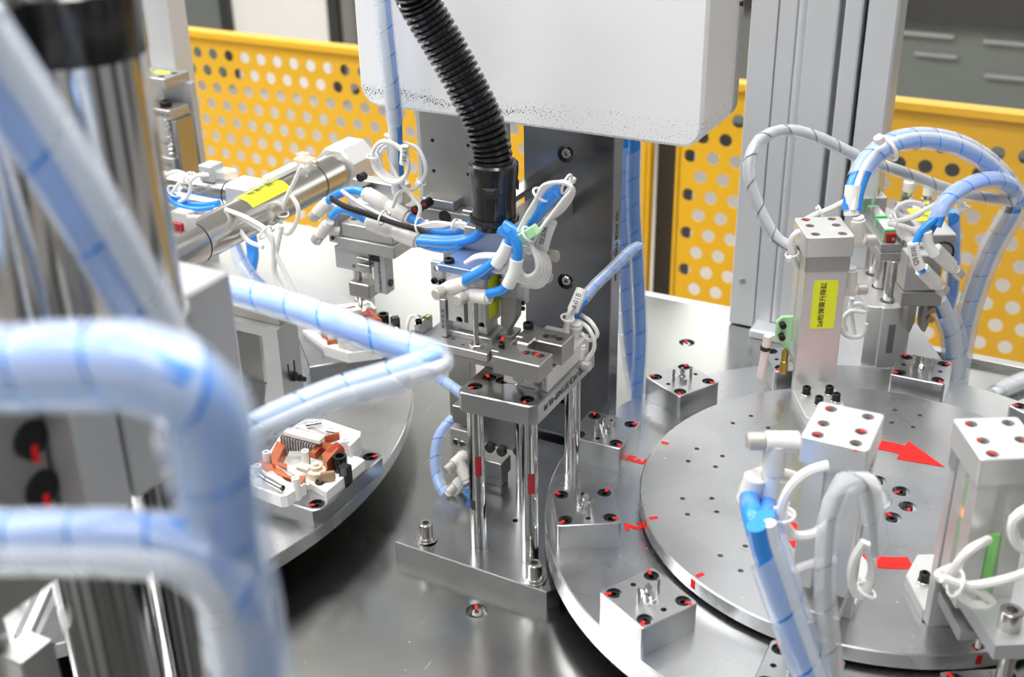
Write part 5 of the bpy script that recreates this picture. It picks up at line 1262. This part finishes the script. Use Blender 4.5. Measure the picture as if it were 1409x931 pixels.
hose('air_hose', 'bare blue tube with printed sleeve down to the lower gripper fitting', [mm(wy(*q)) for q in ((1288, 300, 1.21), (1268, 318, 1.205), (1258, 345, 1.20), (1262, 365, 1.20), (1270, 374, 1.20))], .0042, (('blue_tube', 0, 0, 1.),), None)
sl = hose('tube_sleeve', 'white printed sleeve on the left tube of the hanging gripper', [mm(wy(*q)) for q in ((1256, 334, 1.20), (1259, 352, 1.198), (1266, 368, 1.198))], .0062, (('white_plastic', 0, 0, 1.),), None, cat='sleeve')
q = mm(wy(1259, 352, 1.19)); text('printed_code', 'Q5.03B', .0075, q, mm(wy(1257, 335, 1.19))-mm(wy(1263, 368, 1.19)), mm(wy(1240, 352, 1.19))-q, 'ink', sl)
hose('air_hose', 'bare blue tube down to the upper gripper fitting', [mm(wy(*q)) for q in ((1292, 300, 1.22), (1280, 318, 1.215), (1276, 335, 1.21), (1284, 348, 1.21))], .0042, (('blue_tube', 0, 0, 1.),), None)
hose('tube_sleeve', 'white sleeve on the right tube of the hanging gripper', [mm(wy(*q)) for q in ((1275, 318, 1.205), (1277, 335, 1.205), (1286, 350, 1.205))], .0058, (('white_plastic', 0, 0, 1.),), None, cat='sleeve')
hose('clear_hose', 'thick clear grey wrapped hose dropping from the bundle to the table by the guard', [mm(wy(*q)) for q in ((1402, 268, 1.30), (1392, 295, 1.31), (1368, 335, 1.33), (1345, 390, 1.335), (1328, 450, 1.335), (1316, 522, 1.33))], .0150, (('pale_tube', .3, .35, .55), ('blue_tube', 2.5, .5, .25), ('grey_tube', 4.4, .4, .3)), 'wrap_white', .034, fill=.97)
hose('air_hose', 'blue wrapped hose rising vertically behind the twin rod unit', [mm(wy(*q)) for q in ((1312, 290, 1.36), (1313, 340, 1.36), (1310, 400, 1.36), (1300, 440, 1.36))], .0088, (('blue_tube', 0, 0, .85),), 'wrap_thin', .03)
hose('air_hose', 'pale blue broad wrapped hose bending down to the table beside the nest', [mm(wy(*q)) for q in ((1290, 408, 1.29), (1300, 428, 1.30), (1310, 455, 1.305), (1314, 490, 1.31), (1312, 526, 1.312))], .0160, (('blue_tube', .3, .3, .6), ('pale_tube', 3.4, .35, .5)), 'wrap', .036)
hose('clear_hose', 'clear hose lying on the table behind the ring at the guard', [mz(1366, 542, .012), mz(1390, 530, .012), mz(1420, 518, .012), mz(1450, 508, .012)], .0105, (('pale_tube', 0, 0, .7),), 'wrap_white', .03)
lp = [wpts([(1230, 300), (1235, 285), (1252, 278), (1272, 285), (1262, 297), (1240, 297), (1234, 290)], 1.27), wpts([(1225, 305), (1250, 300), (1280, 285), (1310, 272), (1325, 285), (1318, 295)], 1.265), wpts([(1222, 308), (1245, 312), (1262, 320), (1275, 330)], 1.26), wpts([(1222, 304), (1240, 312), (1258, 315), (1270, 312)], 1.262)]
cable('cable_loop', 'white sensor cables knotted over the top of the twin rod unit', lp, .0030, ties=((1, .08, .009), (1, .9, .008)))
lp = [wpts([(1168, 420, .0), (1185, 418), (1192, 428)], 1.27), wpts([(1165, 455), (1160, 440), (1170, 428), (1190, 430)], 1.26), wpts([(1150, 440), (1165, 462), (1185, 462), (1192, 445)], 1.255), wpts([(1172, 410), (1172, 435), (1176, 462)], 1.265)]
cable('cable_loop', 'white cables between the labelled lift and the twin rod cylinder', lp, .0028)
lp = [wpts([(1104, 380, .01), (1090, 350), (1088, 332), (1096, 320), (1110, 318)], 1.185), wpts([(1095, 310), (1120, 296), (1140, 288), (1160, 278), (1175, 268)], 1.235)]
cable('cable_loop', 'white cable with tie at the top of the labelled lift cylinder', lp, .0032, ties=((0, .5, .007), (1, .45, .008)))
o = thinga('hose_tie', 'white cable tie around the crossing hoses above the labelled lift', 'cable tie', tuple(wy(1222, 200, 1.23)))
p = wy(1222, 204, 1.235); d_ = wy(1240, 192, 1.24)-p
part('tie_band', MB().ring(p, d_, .0140, .0022, 22, 8), 'white_plastic', o); u_, v_, _ = basis(d_)
part('tie_head', MB().obox(wy(1210, 192, 1.215), u_, v_, d_, .010, .010, .010, .002), 'white_plastic', o)
# ================================================================== blurred press unit in the foreground left
FX, FZ0, FZ1 = -.441, .362, .46
o = thing('press_unit', 'large grey press block with two chrome cylinders on top and chrome guide posts', 'press', (-.50, .42, 0))
part('head_block', MB().box(-.575, FX, .4495, .487, FZ0-.01, FZ1, .0015), 'grey_box', o)
yj = mx(172, 610, FX)[1]
part('head_block', MB().box(-.575, FX, yj+.0012, .4468, FZ0, FZ1, .0015), 'grey_box', o)
part('head_block', MB().box(-.575, FX, .358, yj-.0012, FZ0, FZ1, .0015), 'grey_box', o)
part('head_block', MB().box(-.575, FX-.02, .20, .356, FZ0-.03, FZ1-.005, .0015), 'tool_steel', o)
for (px, py) in ((42, 605), (58, 672)):
    q = mx(px, py, FX-.02); s_ = part('block_screw', MB().cyl((FX-.021, q[1], q[2]), (FX-.0185, q[1], q[2]), .0105, 24), 'black_oxide', o)
    part('paint_mark', MB().box(FX-.0187, FX-.0182, q[1]-.002, q[1]+.002, q[2]-.013, q[2]-.003, .0002), 'red_paint', s_)
for (px, py, r) in ((196, 442, .0315), (62, 482, .0315)):
    q = mz(px, py, FZ1); z_ = .600
    c_ = part('chrome_cylinder', MB().cyl((q[0]-.012, q[1], FZ1), (q[0]-.012, q[1], z_), r, 48), 'chrome_dark', o)
    part('black_cap', MB().lathe((q[0]-.012, q[1], z_), ez, [(r+.0005, 0), (r+.001, .001), (r+.001, .030), (r-.003, .033), (r-.004, .033)], 40), 'black_plastic', c_)
    part('base_ring', MB().cyl((q[0]-.012, q[1], FZ1), (q[0]-.012, q[1], FZ1+.003), r+.002, 40), 'aluminium', c_)
q = my(138, 800, .40); part('guide_post', MB().cyl((q[0], .40, 0), (q[0], .40, FZ0-.01), .0265, 44), 'chrome_dark', o)
q = my(252, 800, .455); part('guide_post', MB().cyl((q[0], .455, 0), (q[0], .455, FZ0-.01), .0215, 40), 'chrome_dark', o)

o = thing('angle_bracket', 'blurred grey angled bracket low beside the chrome guide post', 'bracket', (-.5, .33, 0))
q = my(38, 905, .36); x_ = q[0]
part('upright', MB().box(x_-.035, x_-.012, .34, .36, 0, q[2]+.03, .001), 'aluminium', o)
part('side_plate', MB().box(x_-.008, x_+.014, .345, .37, 0, q[2]+.012, .001), 'aluminium', o)
part('web', MB().box(x_-.012, x_-.008, .345, .36, 0, q[2], .0005), 'grey_box', o)
o = thing('rail_bar', 'dark steel rail bar lying behind the chrome guide posts', 'rail', (-.80, .62, .055))
a, b = mz(82, 775, .085), mz(48, 850, .085); d = b-a
part('bar', MB().obox((a+b)/2+np.array([0, 0, -.015]), d, np.cross(ez, d), ez, np.linalg.norm(d)*1.6, .022, .03, .001), 'plate_steel', o)
part('bar_lip', MB().obox((a+b)/2+np.array([0, 0, .002]), d, np.cross(ez, d), ez, np.linalg.norm(d)*1.6, .008, .004, .0005), 'aluminium', o)
o = thing('stop_pin', 'thin black stop pin standing on the left disc near the rail bar', 'pin', tuple(mz(20, 815, .055)))
q = mz(20, 818, .055); part('pin_body', MB().lathe((q[0], q[1], .055), ez, [(.005, 0), (.005, .003), (.0025, .004), (.0025, .028)], 14), 'black_oxide', o)

# ---- thick foreground hoses
triA = (('blue_tube', 3.3, .46, .5), ('pale_tube', 5.4, .46, .5), ('pale_tube', 7.5, .46, .5))
tri = (('paleblue_tube', .2, .46, .5), ('blue_tube', 2.3, .46, .5), ('paleblue_tube', 4.4, .46, .5))
hose('air_hose', 'thick pale blue wrapped hose slanting down before the chrome cylinders', [my(-260, -300, .27), my(-140, -110, .285), my(-60, 10, .30), my(0, 100, .31), my(60, 190, .32), my(115, 280, .33), my(165, 365, .345), my(212, 450, .36), my(255, 545, .365), my(285, 660, .365), my(300, 800, .365)], .0150, triA, 'wrap', .042)
hose('air_hose', 'thick pale blue wrapped hose running level before the press block, then turning down', [my(-80, 512, .235), my(0, 508, .24), my(100, 503, .245), my(190, 505, .25), my(250, 525, .255), my(288, 570, .26), my(303, 640, .262), my(312, 740, .265), my(330, 830, .268), my(355, 960, .27)], .0160, tri, 'wrap', .030)
hose('air_hose', 'lower thick pale blue wrapped hose running level past the chrome guide posts', [my(-80, 742, .23), my(0, 745, .235), my(100, 745, .24), my(200, 748, .245), my(265, 760, .25), my(308, 800, .256), my(330, 870, .262), my(345, 960, .266)], .0128, (('blue_tube', 1.3, .4, .55), ('pale_tube', 4.4, .4, .55)), 'wrap', .030)
hose('clear_hose', 'clear glossy wrapped hose descending beside the turned down thick hose', [my(255, 560, .275), my(272, 620, .278), my(290, 690, .28), my(310, 760, .28), my(325, 850, .28), my(335, 960, .28)], .0150, (('pale_tube', .3, .35, .6), ('pale_tube', 3.3, .35, .5)), 'wrap_white', .016, fill=.7)
YB = .56
hose('air_hose', 'pale blue wrapped hose with a sharp bend pointing at the sensor block', [my(215, 372, .69), my(270, 385, .67), my(330, 402, .65), my(400, 422, .64), my(470, 447, .63), my(530, 469, .64), my(570, 481, .645), my(594, 488, .64), my(601, 492, .625), my(600, 498, .608), my(590, 503, .595), my(560, 512, .59), my(530, 521, .588), my(470, 538, .58), my(400, 566, .56), my(345, 592, .54), my(285, 625, .525), my(225, 665, .51)], .0118, (('blue_tube', 3.3, .4, .55), ('pale_tube', 5.5, .42, .5), ('paleblue_tube', 7.5, .42, .5)), 'wrap', .036)
